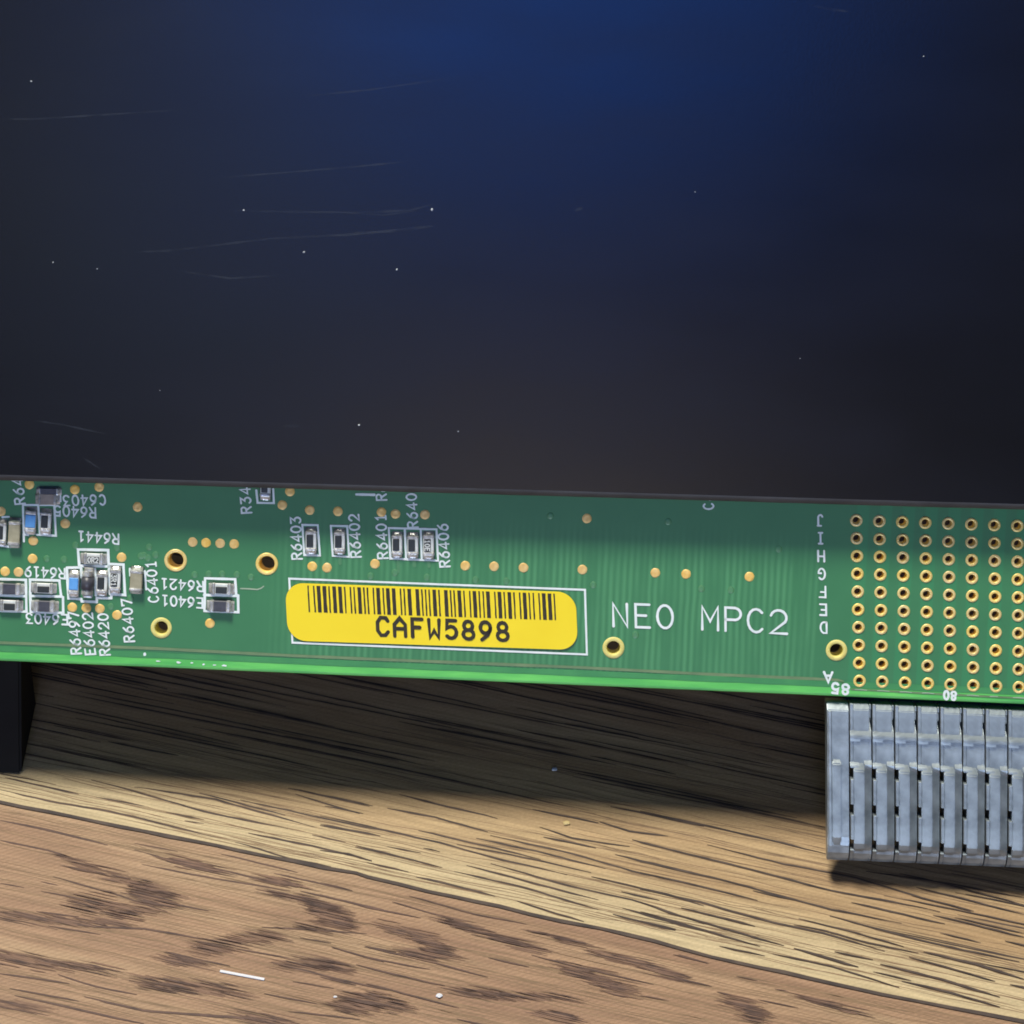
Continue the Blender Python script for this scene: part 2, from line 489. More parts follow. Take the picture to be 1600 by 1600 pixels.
# single-line lettering on a 4 x 6 cell: list of (points, closed)
G = {
    '0': [(arc(2, 3, 2, 3, 0, 360, 16)[:-1], True)],
    '1': [([(0.9, 4.9), (2.1, 6), (2.1, 0)], False), ([(0.9, 0), (3.3, 0)], False)],
    '2': [(arc(2, 4.1, 1.9, 1.9, 165, -35, 9) + [(0.1, 0), (4, 0)], False)],
    '3': [([(0.2, 6), (3.8, 6), (1.8, 3.7)] + arc(2, 1.85, 1.9, 1.85, 85, -150, 9), False)],
    '4': [([(3, 0), (3, 6), (0, 1.7), (4, 1.7)], False)],
    '5': [([(3.7, 6), (0.6, 6), (0.3, 3.3)] + arc(1.9, 2, 2, 2, 120, -140, 9), False)],
    '6': [([(3.4, 6), (1.2, 4.4), (0.2, 2.2)] + arc(2, 1.9, 1.85, 1.9, 180, 530, 14), False)],
    '7': [([(0, 4.9), (0, 6), (4, 6), (1.5, 0)], False)],
    '8': [(arc(2, 4.5, 1.6, 1.5, -90, 270, 12)[:-1], True), (arc(2, 1.55, 1.95, 1.55, 90, 450, 12)[:-1], True)],
    '9': [([(0.6, 0), (2.8, 1.6), (3.8, 3.8)] + arc(2, 4.1, 1.85, 1.9, 0, 350, 14), False)],
    'R': [([(0.2, 0), (0.2, 6), (2.5, 6)] + arc(2.4, 4.55, 1.5, 1.45, 80, -80, 7) + [(0.2, 3.1)], False), ([(2.0, 3.0), (4, 0)], False)],
    'P': [([(0.2, 0), (0.2, 6), (2.5, 6)] + arc(2.4, 4.45, 1.5, 1.55, 80, -80, 7) + [(0.2, 2.9)], False)],
    'E': [([(3.8, 6), (0.2, 6), (0.2, 0), (3.8, 0)], False), ([(0.2, 3.1), (2.9, 3.1)], False)],
    'F': [([(3.8, 6), (0.2, 6), (0.2, 0)], False), ([(0.2, 3.1), (2.9, 3.1)], False)],
    'C': [(arc(2.1, 3, 2.0, 3, 45, 315, 12), False)],
    'G': [(arc(2.1, 3, 2.0, 3, 45, 330, 12) + [(3.9, 2.6), (2.4, 2.6)], False)],
    'N': [([(0.2, 0), (0.2, 6), (3.8, 0), (3.8, 6)], False)],
    'M': [([(0.1, 0), (0.1, 6), (2, 2.2), (3.9, 6), (3.9, 0)], False)],
    'O': [(arc(2, 3, 2, 3, 0, 360, 18)[:-1], True)],
    'D': [([(0.3, 0), (0.3, 6), (1.8, 6)] + arc(1.8, 3, 2.1, 3, 85, -85, 9) + [(0.3, 0)], False)],
    'H': [([(0.2, 0), (0.2, 6)], False), ([(3.8, 0), (3.8, 6)], False), ([(0.2, 3.1), (3.8, 3.1)], False)],
    'I': [([(2, 0), (2, 6)], False), ([(0.9, 0), (3.1, 0)], False), ([(0.9, 6), (3.1, 6)], False)],
    'J': [([(1.4, 6), (3.4, 6)], False), ([(3, 6), (3, 1.6)] + arc(1.7, 1.5, 1.3, 1.5, 0, -160, 7), False)],
    'A': [([(0, 0), (2, 6), (4, 0)], False), ([(0.8, 2.1), (3.2, 2.1)], False)],
    # machine-printed label letters
    'a': [([(0, 0), (0, 3.9), (2, 6), (4, 3.9), (4, 0)], False), ([(0, 2.5), (4, 2.5)], False)],
    'c': [([(3.9, 4.9), (3.2, 5.9), (1.3, 6), (0.1, 4.4), (0.1, 1.6), (1.3, 0), (2.9, 0.1), (3.9, 1.2)], False)],
    'w': [([(0.1, 6), (0.4, 0), (2, 2.4), (3.6, 0), (3.9, 6)], False)],
    'f': [([(3.9, 6), (0.3, 6), (0.3, 0)], False), ([(0.3, 3.2), (3.0, 3.2)], False)],
}


def text_strokes(s, a, b, h, wd, thick, S=None, z=0.004, jitter=0.1, w=0.0):
    """characters of s centred from photo pixel a (first) to b (last); h, wd, thick in photo pixels"""
    S = S or Strokes(z)
    pa, pb = board_px(*a, w), board_px(*b, w)
    nchar = max(1, len(s) - 1)
    ex = (pb - pa).normalized() if len(s) > 1 else None
    return S, pa, pb, ex, nchar


SKEW = 0.066                      # columns of the board lean slightly against its lower edge


def skewed(me, k=SKEW):
    for v in me.vertices: v.co.x -= k * v.co.y
    return me


def add_text(S, s, a, b, h, wd, thick, ex=None, jitter=0.1):
    pa, pb = board_px(*a), board_px(*b)
    n = len(s)
    if ex is None: ex = (pb - pa).normalized()
    ey = Vector((-ex.y, ex.x))
    for i, ch in enumerate(s):
        if ch == ' ': continue
        c = pa.lerp(pb, i / (n - 1)) if n > 1 else pa
        for pts, closed in G[ch]:
            q = [ex * ((p[0] - 2) / 4 * wd * PX) + ey * ((p[1] - 3) / 6 * h * PX) for p in pts]
            q = [c + Vector((a.x - SKEW * a.y, a.y)) for a in q]
            S.add(q, thick * PX, closed, jitter)


# ------------------------------------------------------------------ table (the surface everything stands on)
JOINT = [(0, 1254), (75, 1269), (187, 1292), (300, 1314), (412, 1337), (506, 1356), (556, 1365), (575, 1371), (669, 1393), (781, 1417),
         (875, 1440), (939, 1451), (1020, 1471), (1112, 1496), (1262, 1528), (1375, 1554), (1487, 1575), (1600, 1597)]
jt = [table_px(*p).xy for p in JOINT]
gdir = (jt[-1] - jt[0]).normalized()
GRAIN = math.atan2(gdir.y, gdir.x)
gper = Vector((-gdir.y, gdir.x))
rotp = lambda p: Vector((p.dot(gdir), p.dot(gper)))
joint_y = sum(rotp(p).y for p in jt) / len(jt)
M['wood_pale'] = wood('pale_wood_print', (0.335, 0.216, 0.112), (0.41, 0.282, 0.150), (0.465, 0.338, 0.182), 0.03,
                      ((0.52, 0.415, 0.245), joint_y + 0.15, joint_y + 0.75))
M['wood_brown'] = wood('brown_wood_print', (0.265, 0.157, 0.100), (0.322, 0.200, 0.122), (0.39, 0.265, 0.158), 0.08)
M['grain_dark'] = mottle('dark_grain_print', (0.048, 0.038, 0.036), (0.100, 0.074, 0.060), 5.0, 0.55, spec=0.15)
M['grain_halo'] = mottle('grain_halo_print', (0.175, 0.116, 0.070), (0.27, 0.180, 0.105), 5.0, 0.55, spec=0.15)
M['grain_soft'] = mottle('soft_grain_print', (0.175, 0.104, 0.075), (0.25, 0.152, 0.100), 5.0, 0.55, spec=0.15)
M['grain_brown'] = mottle('brown_grain_print', (0.075, 0.050, 0.044), (0.145, 0.088, 0.068), 6.0, 0.55, spec=0.15)

far_a = jt[0] - gdir * 60; far_b = jt[-1] + gdir * 60
jl = [far_a] + jt + [far_b]
tv, tf = [], []
n = len(jl)
for p in jl: tv.append((p.x, p.y, 0))
for p in jl: q = p + gper * 60; tv.append((q.x, q.y, 0))
for p in jl: q = p - gper * 45; tv.append((q.x, q.y, 0))
mi = []
for i in range(n - 1):
    tf.append((i, i + 1, n + i + 1, n + i)); mi.append(0)
    tf.append((2 * n + i, 2 * n + i + 1, i + 1, i)); mi.append(1)
GS = Strokes(0.0012, 0.00012, 90); GB = Strokes(0.0030, 0.00010, 120); GSOFT = Strokes(0.0008, 0.00006, 120); GHALO = Strokes(0.0006, 0.00002, 30)


def tb(zx, zy, ox, oy, sc=2.6667):
    return (ox + zx / sc, oy + zy / sc)


def traced(S, pts, width, jit=0.15):
    """a printed grain line traced in the photo, given a hand-drawn wobble"""
    p = [table_px(*q).xy for q in pts]
    out = []
    for a, b in zip(p, p[1:]):
        k = max(2, int((b - a).length / 0.10))
        for i in range(k): out.append(a.lerp(b, i / k))
    out.append(p[-1])
    ph = R.uniform(0, 9)
    out = [q + gper * (0.004 * math.sin(ph + 0.45 * i) + R.uniform(-0.0022, 0.0022)) for i, q in enumerate(out)]
    S.add(out, width * PX * 0.92, False, jit, taper=True)
    if S is GS: GHALO.add([q + gper * R.uniform(-0.003, 0.003) for q in out], width * PX * 1.35, False, 0.35, taper=True)


def dash(S, c, length, width, bend=0.0):
    k = max(3, int(length / 0.12))
    ph = R.uniform(0, 9); out = []
    for i in range(k + 1):
        x = (i / k - 0.5) * length
        out.append(c + gdir * x + gper * (0.010 * math.sin(ph + x * 1.7) + bend * x + R.uniform(-0.002, 0.002)))
    S.add(out, width, False, 0.2, taper=True)
    if S is GS: GHALO.add([q + gper * R.uniform(-0.003, 0.003) for q in out], width * 1.5, False, 0.35, taper=True)


ZA, ZB, ZC = (0, 1200), (500, 1200), (1000, 1200)
pale = [
    (ZA, [(0, 90), (200, 135), (450, 180), (600, 215), (900, 288)], 3.2), (ZA, [(400, 120), (600, 160)], 2.6), (ZA, [(20, 40), (330, 108)], 3.0),
    (ZA, [(690, 185), (850, 215)], 2.4), (ZA, [(770, 218), (850, 230)], 2.4), (ZA, [(380, 50), (600, 110), (850, 180), (1200, 255)], 3.0),
    (ZA, [(560, 80), (900, 130), (1310, 248)], 3.0), (ZA, [(830, 105), (1190, 195)], 2.8), (ZA, [(1000, 135), (1600, 262)], 2.8),
    (ZA, [(1035, 270), (1300, 325), (1550, 387)], 3.4), (ZA, [(1300, 280), (1440, 310)], 2.6), (ZA, [(1335, 235), (1585, 285)], 2.8),
    (ZA, [(1480, 330), (1600, 355), (1750, 390)], 2.6), (ZA, [(1230, 110), (1500, 190)], 2.6), (ZA, [(980, 310), (1200, 375), (1380, 410)], 2.6),
    (ZA, [(1200, 85), (1540, 158)], 2.6),
    (ZB, [(0, 110), (220, 160)], 2.6), (ZB, [(20, 160), (180, 190)], 2.4), (ZB, [(0, 200), (500, 310), (760, 385), (1030, 445)], 3.0),
    (ZB, [(280, 170), (480, 205), (700, 265)], 3.0), (ZB, [(330, 110), (480, 150), (740, 210)], 3.0), (ZB, [(410, 260), (680, 325), (920, 380)], 2.6),
    (ZB, [(0, 240), (250, 285)], 2.8), (ZB, [(650, 295), (900, 345), (1190, 420)], 3.0), (ZB, [(710, 280), (1000, 345), (1300, 430), (1600, 495)], 3.0),
    (ZB, [(570, 318), (900, 385), (1130, 435)], 2.6), (ZB, [(610, 408), (800, 455), (1160, 550)], 3.0),
    (ZB, [(710, 400), (1000, 480), (1300, 550), (1600, 650)], 3.0), (ZB, [(560, 430), (850, 500), (1160, 590)], 3.0),
    (ZB, [(400, 455), (600, 500), (730, 532)], 3.4), (ZB, [(150, 325), (330, 370), (510, 415)], 2.6), (ZB, [(280, 330), (420, 355)], 2.6),
    (ZB, [(430, 335), (500, 350)], 2.4), (ZB, [(0, 345), (120, 360), (215, 390)], 3.2), (ZB, [(195, 395), (370, 435)], 2.6),
    (ZB, [(915, 245), (1050, 290), (1290, 330)], 2.6), (ZB, [(930, 290), (1150, 335)], 3.0), (ZB, [(885, 175), (1160, 230)], 3.0),
    (ZB, [(1165, 225), (1290, 262), (1450, 285)], 3.0), (ZB, [(1300, 300), (1600, 375)], 3.0), (ZB, [(1210, 160), (1600, 245)], 3.0),
    (ZB, [(1230, 360), (1600, 450)], 3.2), (ZB, [(1130, 455), (1450, 525), (1600, 575)], 2.8), (ZB, [(1255, 515), (1415, 550)], 3.0),
    (ZB, [(1220, 610), (1480, 680)], 3.2), (ZB, [(1260, 585), (1600, 680)], 2.8), (ZB, [(820, 555), (1100, 640)], 2.6),
    (ZC, [(0, 180), (300, 245), (780, 360)], 3.0), (ZC, [(0, 310), (300, 385), (520, 440), (800, 510), (1250, 600)], 3.2),
    (ZC, [(280, 320), (600, 400), (900, 460), (1380, 600)], 2.8), (ZC, [(0, 390), (350, 470), (500, 510), (800, 590), (1090, 650)], 3.0),
    (ZC, [(0, 435), (250, 495), (490, 552)], 3.0), (ZC, [(0, 508), (250, 560), (560, 645), (760, 690), (1020, 765)], 3.4),
    (ZC, [(470, 515), (640, 552)], 2.6), (ZC, [(790, 620), (1100, 700), (1350, 760), (1580, 810)], 3.4), (ZC, [(660, 630), (900, 690), (1100, 745)], 2.6),
    (ZC, [(880, 562), (1100, 610), (1270, 650)], 3.2), (ZC, [(640, 655), (760, 678), (950, 730), (1160, 770)], 2.8), (ZC, [(170, 585), (480, 660)], 3.4),
    (ZC, [(0, 560), (120, 605), (350, 670), (600, 740)], 3.2), (ZC, [(0, 600), (250, 670), (500, 745)], 3.2), (ZC, [(330, 745), (520, 785)], 2.6),
    (ZC, [(0, 640), (150, 675)], 3.2), (ZC, [(550, 775), (800, 830), (1080, 915)], 2.8), (ZC, [(640, 755), (910, 830)], 4.4),
    (ZC, [(810, 765), (970, 800)], 3.0), (ZC, [(1000, 820), (1250, 880), (1500, 955)], 4.0), (ZC, [(970, 850), (1130, 885)], 2.6),
    (ZC, [(1090, 890), (1300, 940), (1500, 995)], 3.8), (ZC, [(1120, 790), (1480, 890)], 3.2), (ZC, [(1180, 770), (1400, 820), (1600, 880)], 4.6),
    (ZC, [(1130, 530), (1390, 600)], 2.8), (ZC, [(1150, 500), (1600, 610)], 2.8), (ZC, [(1400, 610), (1600, 655)], 2.8),
    (ZC, [(1220, 615), (1600, 705)], 3.4), (ZC, [(1310, 625), (1600, 690)], 2.4), (ZC, [(1520, 725), (1700, 765)], 3.2), (ZC, [(1540, 905), (1700, 940)], 3.4),
    (ZC, [(1080, 440), (1600, 570)], 2.6), (ZC, [(940, 430), (1250, 480), (1600, 540)], 2.4), (ZC, [(1250, 690), (1420, 730)], 2.4),
]
for z, pts, wd in pale: traced(GS, [tb(*p, *z) for p in pts], wd)
brown = [
    (ZA, [(0, 220), (250, 270), (450, 320)], 4.4), (ZA, [(560, 340), (700, 385), (950, 430), (1200, 490)], 3.2), (ZA, [(0, 300), (200, 345), (300, 375)], 3.2),
    (ZA, [(590, 403), (900, 460), (1210, 515)], 2.8), (ZA, [(560, 315), (740, 350)], 2.4), (ZA, [(920, 360), (1240, 435)], 2.4),
    (ZA, [(1140, 440), (1470, 512)], 2.8), (ZA, [(220, 455), (500, 530), (700, 600)], 2.8), (ZA, [(170, 515), (400, 560), (590, 600)], 2.8),
    (ZA, [(500, 520), (870, 595)], 2.8), (ZA, [(0, 480), (100, 500)], 2.4), (ZA, [(170, 475), (240, 490)], 2.2),
    (ZA, [(0, 600), (150, 630), (400, 660), (600, 670), (900, 725)], 3.4), (ZA, [(150, 600), (330, 620)], 2.6), (ZA, [(200, 660), (420, 692)], 2.6),
    (ZA, [(0, 855), (290, 900)], 3.2), (ZA, [(240, 860), (400, 910), (570, 945)], 3.0), (ZA, [(60, 950), (250, 990), (600, 1065)], 3.6),
    (ZA, [(40, 920), (330, 970)], 2.8), (ZA, [(350, 955), (600, 1010), (900, 1035), (1150, 1055)], 4.4), (ZA, [(680, 770), (960, 825)], 2.4),
    (ZA, [(1090, 665), (1530, 690)], 2.4), (ZA, [(1250, 710), (1380, 732)], 2.6), (ZA, [(1380, 745), (1600, 810)], 2.8), (ZA, [(1520, 745), (1650, 770)], 2.4),
    (ZA, [(1130, 810), (1400, 880), (1620, 925)], 3.0), (ZA, [(1220, 890), (1390, 920)], 2.2), (ZA, [(1100, 940), (1320, 985)], 2.6),
    (ZA, [(1200, 1015), (1500, 1050)], 2.6), (ZA, [(1250, 515), (1600, 590)], 2.8), (ZA, [(980, 755), (1210, 795)], 2.6),
    (ZB, [(0, 530), (200, 580), (420, 625)], 2.8), (ZB, [(300, 560), (520, 620)], 2.4), (ZB, [(370, 535), (650, 610), (860, 650)], 2.8),
    (ZB, [(50, 750), (200, 790), (460, 840)], 2.6), (ZB, [(185, 745), (480, 815), (700, 872)], 2.8), (ZB, [(150, 820), (520, 910)], 3.2),
    (ZB, [(0, 870), (150, 905)], 2.8), (ZB, [(190, 900), (400, 955), (580, 1000)], 2.8), (ZB, [(700, 790), (870, 830)], 2.6), (ZB, [(880, 780), (1390, 905)], 2.8),
    (ZB, [(0, 480), (135, 512)], 2.6), (ZB, [(570, 1045), (750, 1085)], 3.0), (ZB, [(1470, 780), (1620, 815)], 2.6),
    (ZC, [(0, 820), (180, 885), (300, 910)], 3.0), (ZC, [(160, 780), (280, 815)], 2.6), (ZC, [(400, 870), (490, 890)], 2.4), (ZC, [(320, 935), (380, 950)], 3.0),
    (ZC, [(690, 970), (980, 1045)], 2.2), (ZC, [(490, 965), (660, 1000)], 2.4), (ZC, [(560, 920), (620, 930)], 2.0), (ZC, [(0, 950), (120, 970)], 2.2),
]
for z, pts, wd in brown: traced(GB, [tb(*p, *z) for p in pts], wd)
# the broad cathedral figure: bundles of short strokes along its arms (photo pixel path, spread, number)
figure = [
    (ZA, [(270, 375), (480, 455), (720, 530)], 9, 30), (ZA, [(560, 500), (700, 560), (560, 590)], 12, 26), (ZA, [(330, 560), (560, 615)], 16, 26),
    (ZA, [(0, 610), (250, 640), (560, 645)], 9, 30), (ZA, [(720, 385), (900, 430)], 9, 16), (ZA, [(1110, 470), (1260, 490)], 7, 10),
    (ZA, [(1130, 525), (1330, 560), (1410, 600)], 6, 24), (ZA, [(1310, 580), (1430, 640), (1270, 670)], 8, 26), (ZA, [(1180, 690), (950, 730), (840, 760)], 8, 30),
    (ZA, [(700, 790), (830, 815)], 9, 14), (ZA, [(0, 790), (200, 815), (450, 830)], 12, 32), (ZA, [(580, 900), (800, 920), (1000, 940)], 14, 34),
    (ZA, [(1170, 820), (1440, 830)], 10, 20), (ZA, [(1420, 1000), (1600, 960)], 14, 24), (ZA, [(0, 985), (150, 1000)], 7, 12), (ZA, [(1020, 1040), (1200, 1060)], 9, 16),
    (ZB, [(270, 655), (420, 700), (520, 780)], 8, 30), (ZB, [(540, 780), (340, 780)], 8, 16), (ZB, [(530, 640), (700, 690), (900, 760)], 7, 34),
    (ZB, [(910, 685), (1100, 740)], 4, 10), (ZB, [(1160, 775), (1330, 820), (1500, 880)], 8, 34), (ZB, [(1030, 830), (1200, 900), (1260, 930)], 12, 36),
    (ZB, [(580, 935), (760, 945), (1040, 965)], 8, 34), (ZB, [(70, 1000), (250, 970), (330, 990)], 12, 24), (ZB, [(0, 580), (70, 660)], 10, 14),
    (ZB, [(940, 1030), (1040, 1050)], 8, 14), (ZB, [(0, 810), (90, 830)], 8, 10),
    (ZC, [(60, 840), (140, 860)], 5, 10), (ZC, [(390, 970), (480, 1010), (470, 1050)], 9, 22), (ZC, [(690, 960), (900, 1010)], 6, 8),
]
for z, pts, spread, cnt in figure:
    p = [table_px(*tb(*q, *z)).xy for q in pts]
    for i in range(int(cnt * 1.8)):
        t = R.random() * (len(p) - 1); k = int(t)
        c = p[k].lerp(p[min(k + 1, len(p) - 1)], t - k) + gper * R.gauss(0, spread * PX * 0.5)
        dash(GSOFT, c, R.uniform(0.12, 0.42), R.uniform(1.0, 2.2) * PX)
    for i in range(int(cnt * 0.95)):
        t = R.random() * (len(p) - 1); k = int(t)
        c = p[k].lerp(p[min(k + 1, len(p) - 1)], t - k) + gper * R.gauss(0, spread * PX * 0.55)
        dash(GB, c, R.uniform(0.12, 0.42), R.uniform(0.7, 1.6) * PX)
# faint long pores between the dark lines
for i in range(760):
    c = table_px(R.uniform(-50, 1650), R.uniform(1150, 1640)).xy
    if abs(rotp(c).y - joint_y) < 0.06: continue
    k = R.randint(8, 22); Lh = R.uniform(0.5, 2.2); ph = R.uniform(0, 9)
    GHALO.add([c + gdir * (j / k - 0.5) * Lh + gper * (0.008 * math.sin(ph + j * 0.5) + R.uniform(-0.002, 0.002)) for j in range(k + 1)],
              R.uniform(0.7, 1.35) * PX, False, 0.3, taper=True)
# plank joint itself
jl2 = []
for a, b in zip(jl, jl[1:]):
    k = max(1, int((b - a).length / 0.2)) if (b - a).length < 5 else 40
    for i in range(k): jl2.append(a.lerp(b, i / k) + gper * R.uniform(-0.004, 0.004))
jl2.append(jl[-1])
GS.add(jl2, 6.2 * PX, False, 0.18)
# the rest of the pale plank (in the board's shade) and the table outside the picture
c0 = table_px(800, 1130).xy
for i in range(330):
    c = c0 + gdir * R.uniform(-7, 7) + gper * R.uniform(-1.7, 2.2)
    P = Vector((c.x, c.y, 0)) - CAM
    py = 800 - P.dot(UP) / P.dot(D) * FPX; pxx = 800 + P.dot(RIGHT) / P.dot(D) * FPX
    lim = 1188 + 0.065 * pxx
    if 0 < pxx < 1600 and py > lim: continue
    dash(GS, c, R.uniform(0.6, 3.4), R.uniform(1.2, 2.6) * PX)
for i in range(420):
    c = c0 + gdir * R.uniform(-24, 24) + gper * R.uniform(-14, 18)
    P = Vector((c.x, c.y, 0)) - CAM
    py = 800 - P.dot(UP) / P.dot(D) * FPX; pxx = 800 + P.dot(RIGHT) / P.dot(D) * FPX
    if -60 < pxx < 1660 and py < 1640: continue
    dash(GS if rotp(c).y > joint_y else GB, c, R.uniform(0.4, 2.4), R.uniform(2.2, 4.2) * PX)

base = len(tv)
tv += GS.v; tf += [tuple(i + base for i in f) for f in GS.f]; mi += [2] * len(GS.f)
base = len(tv)
tv += GSOFT.v; tf += [tuple(i + base for i in f) for f in GSOFT.f]; mi += [4] * len(GSOFT.f)
base = len(tv)
tv += GHALO.v; tf += [tuple(i + base for i in f) for f in GHALO.f]; mi += [5] * len(GHALO.f)
base = len(tv)
tv += GB.v; tf += [tuple(i + base for i in f) for f in GB.f]; mi += [3] * len(GB.f)
tm = from_lists('table_top', tv, tf)
for k in ('wood_pale', 'wood_brown', 'grain_dark', 'grain_brown', 'grain_soft', 'grain_halo'): tm.materials.append(M[k])
for p, k in zip(tm.polygons, mi): p.material_index = k
bm = bmesh.new(); bm.from_mesh(tm)
for f in bm.faces:
    f.normal_update()
    if f.normal.z < 0: f.normal_flip()
bm.to_mesh(tm); bm.free()
table = link('table_top', tm, None)
tag(table, 'wood-print table top with a pale plank beside a brown plank', 'table', 'structure')

# ------------------------------------------------------------------ circuit board
board = bpy.data.objects.new('circuit_board', None)
col.objects.link(board)
board.empty_display_size = 0.5
board.matrix_world = Matrix.Translation(B0) @ Matrix((BU, BV, BN)).transposed().to_4x4()
tag(board, 'green circuit board with gold holes, white lettering, yellow barcode label and grey connector', 'circuit board')

THK = 0.24
U0, U1, VTOP = -6.6, 6.6, 6.2
VE = (board_px(100, 1035).y + board_px(800, 1066).y + board_px(1500, 1099).y) / 3
VM = VE + 19 * PX                 # lower limit of the copper area

# every drilled hole
holes = []   # (u, v, pad radius, bore radius, kind)
for r in range(10):
    for c in range(8):
        a = Vector((1338, 813)).lerp(Vector((1343, 1064)), r / 9)
        b = Vector((1589.5, 821.5)).lerp(Vector((1592, 1074)), r / 9)
        q = board_px(*a.lerp(b, c / 7))
        holes.append((q.x, q.y, 9.9 * PX, 5.6 * PX, 'pin'))
for x, y, rp, rb, kind in ((274.5, 875.5, 17.8, 12.6, 'plated'), (417, 881, 17.6, 12.6, 'plated'), (252, 981, 16.6, 10.6, 'bare'),
                           (958.5, 1012, 17.2, 10.8, 'bare'), (1307, 1016, 16.8, 10.6, 'bare')):
    q = board_px(x, y)
    holes.append((q.x, q.y, rp * PX, rb * PX, kind))


def drilled_sheet(name, z, u0, u1, v0, v1, flip):
    bm = bmesh.new()
    edges = []

    def loop(pts):
        vs = [bm.verts.new((p[0], p[1], z)) for p in pts]
        for i in range(len(vs)): edges.append(bm.edges.new((vs[i], vs[(i + 1) % len(vs)])))
    outer = [(u0 + (u1 - u0) * i / 30, v0) for i in range(30)] + [(u1, v0 + (v1 - v0) * i / 12) for i in range(12)] + \
            [(u1 - (u1 - u0) * i / 30, v1) for i in range(30)] + [(u0, v1 - (v1 - v0) * i / 12) for i in range(12)]
    loop(outer)
    for hu, hv, rp, rb, kind in holes:
        loop([(hu + rb * math.cos(2 * math.pi * i / 20), hv + rb * math.sin(2 * math.pi * i / 20)) for i in range(20)])
    bmesh.ops.triangle_fill(bm, use_beauty=True, use_dissolve=False, edges=edges)
    for f in bm.faces:
        f.normal_update()
        if (f.normal.z < 0) != flip: f.normal_flip()
    return bm


bm = drilled_sheet('laminate', 0.0, U0, U1, VM, VTOP, False)
b2 = drilled_sheet('laminate', -THK, U0, U1, VM, VTOP, True)
tmp = bpy.data.meshes.new('tmp'); b2.to_mesh(tmp); b2.free(); bm.from_mesh(tmp); bpy.data.meshes.remove(tmp)


def quad(bm, *ps):
    bm.faces.new([bm.verts.new(p) for p in ps])


quad(bm, (U0, VM, 0), (U0, VTOP, 0), (U0, VTOP, -THK), (U0, VM, -THK))
quad(bm, (U1, VTOP, 0), (U1, VM, 0), (U1, VM, -THK), (U1, VTOP, -THK))
quad(bm, (U0, VTOP, 0), (U1, VTOP, 0), (U1, VTOP, -THK), (U0, VTOP, -THK))
for f in bm.faces:
    f.normal_update()
    f.material_index = 1 if f.calc_center_median().z < -THK * 0.9 else 0
me = bpy.data.meshes.new('laminate'); bm.to_mesh(me); bm.free()
link('laminate', me, [M['mask'], M['housing']], board)  # unseen underside made black to stop green bounce onto the table

# copper-free margin along the lower edge, slightly rounded over
prof = [(VM, 0.0), (VE + 0.022, 0.0), (VE + 0.008, -0.005), (VE, -0.02), (VE, -THK + 0.02), (VE + 0.015, -THK), (VM, -THK)]
vs, fs = [], []
NS = 40
for i in range(NS + 1):
    u = U0 + (U1 - U0) * i / NS
    for v, w in prof: vs.append((u, v, w))
k = len(prof)
for i in range(NS):
    for j in range(k - 1):
        fs.append((i * k + j, i * k + j + 1, (i + 1) * k + j + 1, (i + 1) * k + j))
me = from_lists('board_margin', vs, fs)
bm = bmesh.new(); bm.from_mesh(me); bmesh.ops.recalc_face_normals(bm, faces=bm.faces); bm.to_mesh(me); bm.free()
tag(link('board_margin', me, M['edge'], board), 'bright green margin along the lower edge of the board')

# slightly darker transition strip above the margin
S = Strokes(0.003)
S.add([(U0 + (U1 - U0) * i / 60, VM + 0.004) for i in range(61)], 9 * PX, False, 0.12)
me = S.mesh('margin_copper')
M['margin_mid'] = mottle('margin_mid_green', (0.045, 0.25, 0.08), (0.065, 0.31, 0.095), 4.0, 0.4)
link('copper_border', me, M['margin_mid'], board)


def hole_mesh(rp, rb, kind):
    bm = bmesh.new()
    N = 28
    zt = 0.006

    def ring(r, z): return [bm.verts.new((r * math.cos(2 * math.pi * i / N), r * math.sin(2 * math.pi * i / N), z)) for i in range(N)]

    def strip(a, b, mi_):
        for i in range(N):
            f = bm.faces.new((a[i], a[(i + 1) % N], b[(i + 1) % N], b[i])); f.material_index = mi_; f.smooth = True
    r1 = ring(rp, 0.0015); r2 = ring(rp * 0.96, zt); r3 = ring(rb * 1.10, zt); r4 = ring(rb * 0.97, zt * 0.2)
    deep = -0.115 if kind == 'pin' else -THK - 0.004
    r5 = ring(rb * 0.95, deep)
    strip(r1, r2, 0); strip(r2, r3, 0); strip(r3, r4, 0); strip(r4, r5, 0)
    if kind == 'pin':
        f = bm.faces.new(r5); f.material_index = 1
    me = bpy.data.meshes.new('hole')
    bmesh.ops.recalc_face_normals(bm, faces=bm.faces)
    bm.to_mesh(me); bm.free()
    # make sure normals look outwards (up for the ring)
    if me.polygons[N].normal.z < 0: me.flip_normals()
    me.materials.append(M['bare_ring'] if kind == 'bare' else M['hole_gold'])
    me.materials.append(M['hole_dark'])
    return me


hm = {}
for hu, hv, rp, rb, kind in holes:
    key_ = (kind, round(rp, 4))
    if key_ not in hm: hm[key_] = hole_mesh(rp, rb, kind)
    o = link('plated_hole' if kind == 'pin' else 'mounting_hole', hm[key_], None, board, (hu, hv, 0), (0, 0, R.uniform(0, 6)))

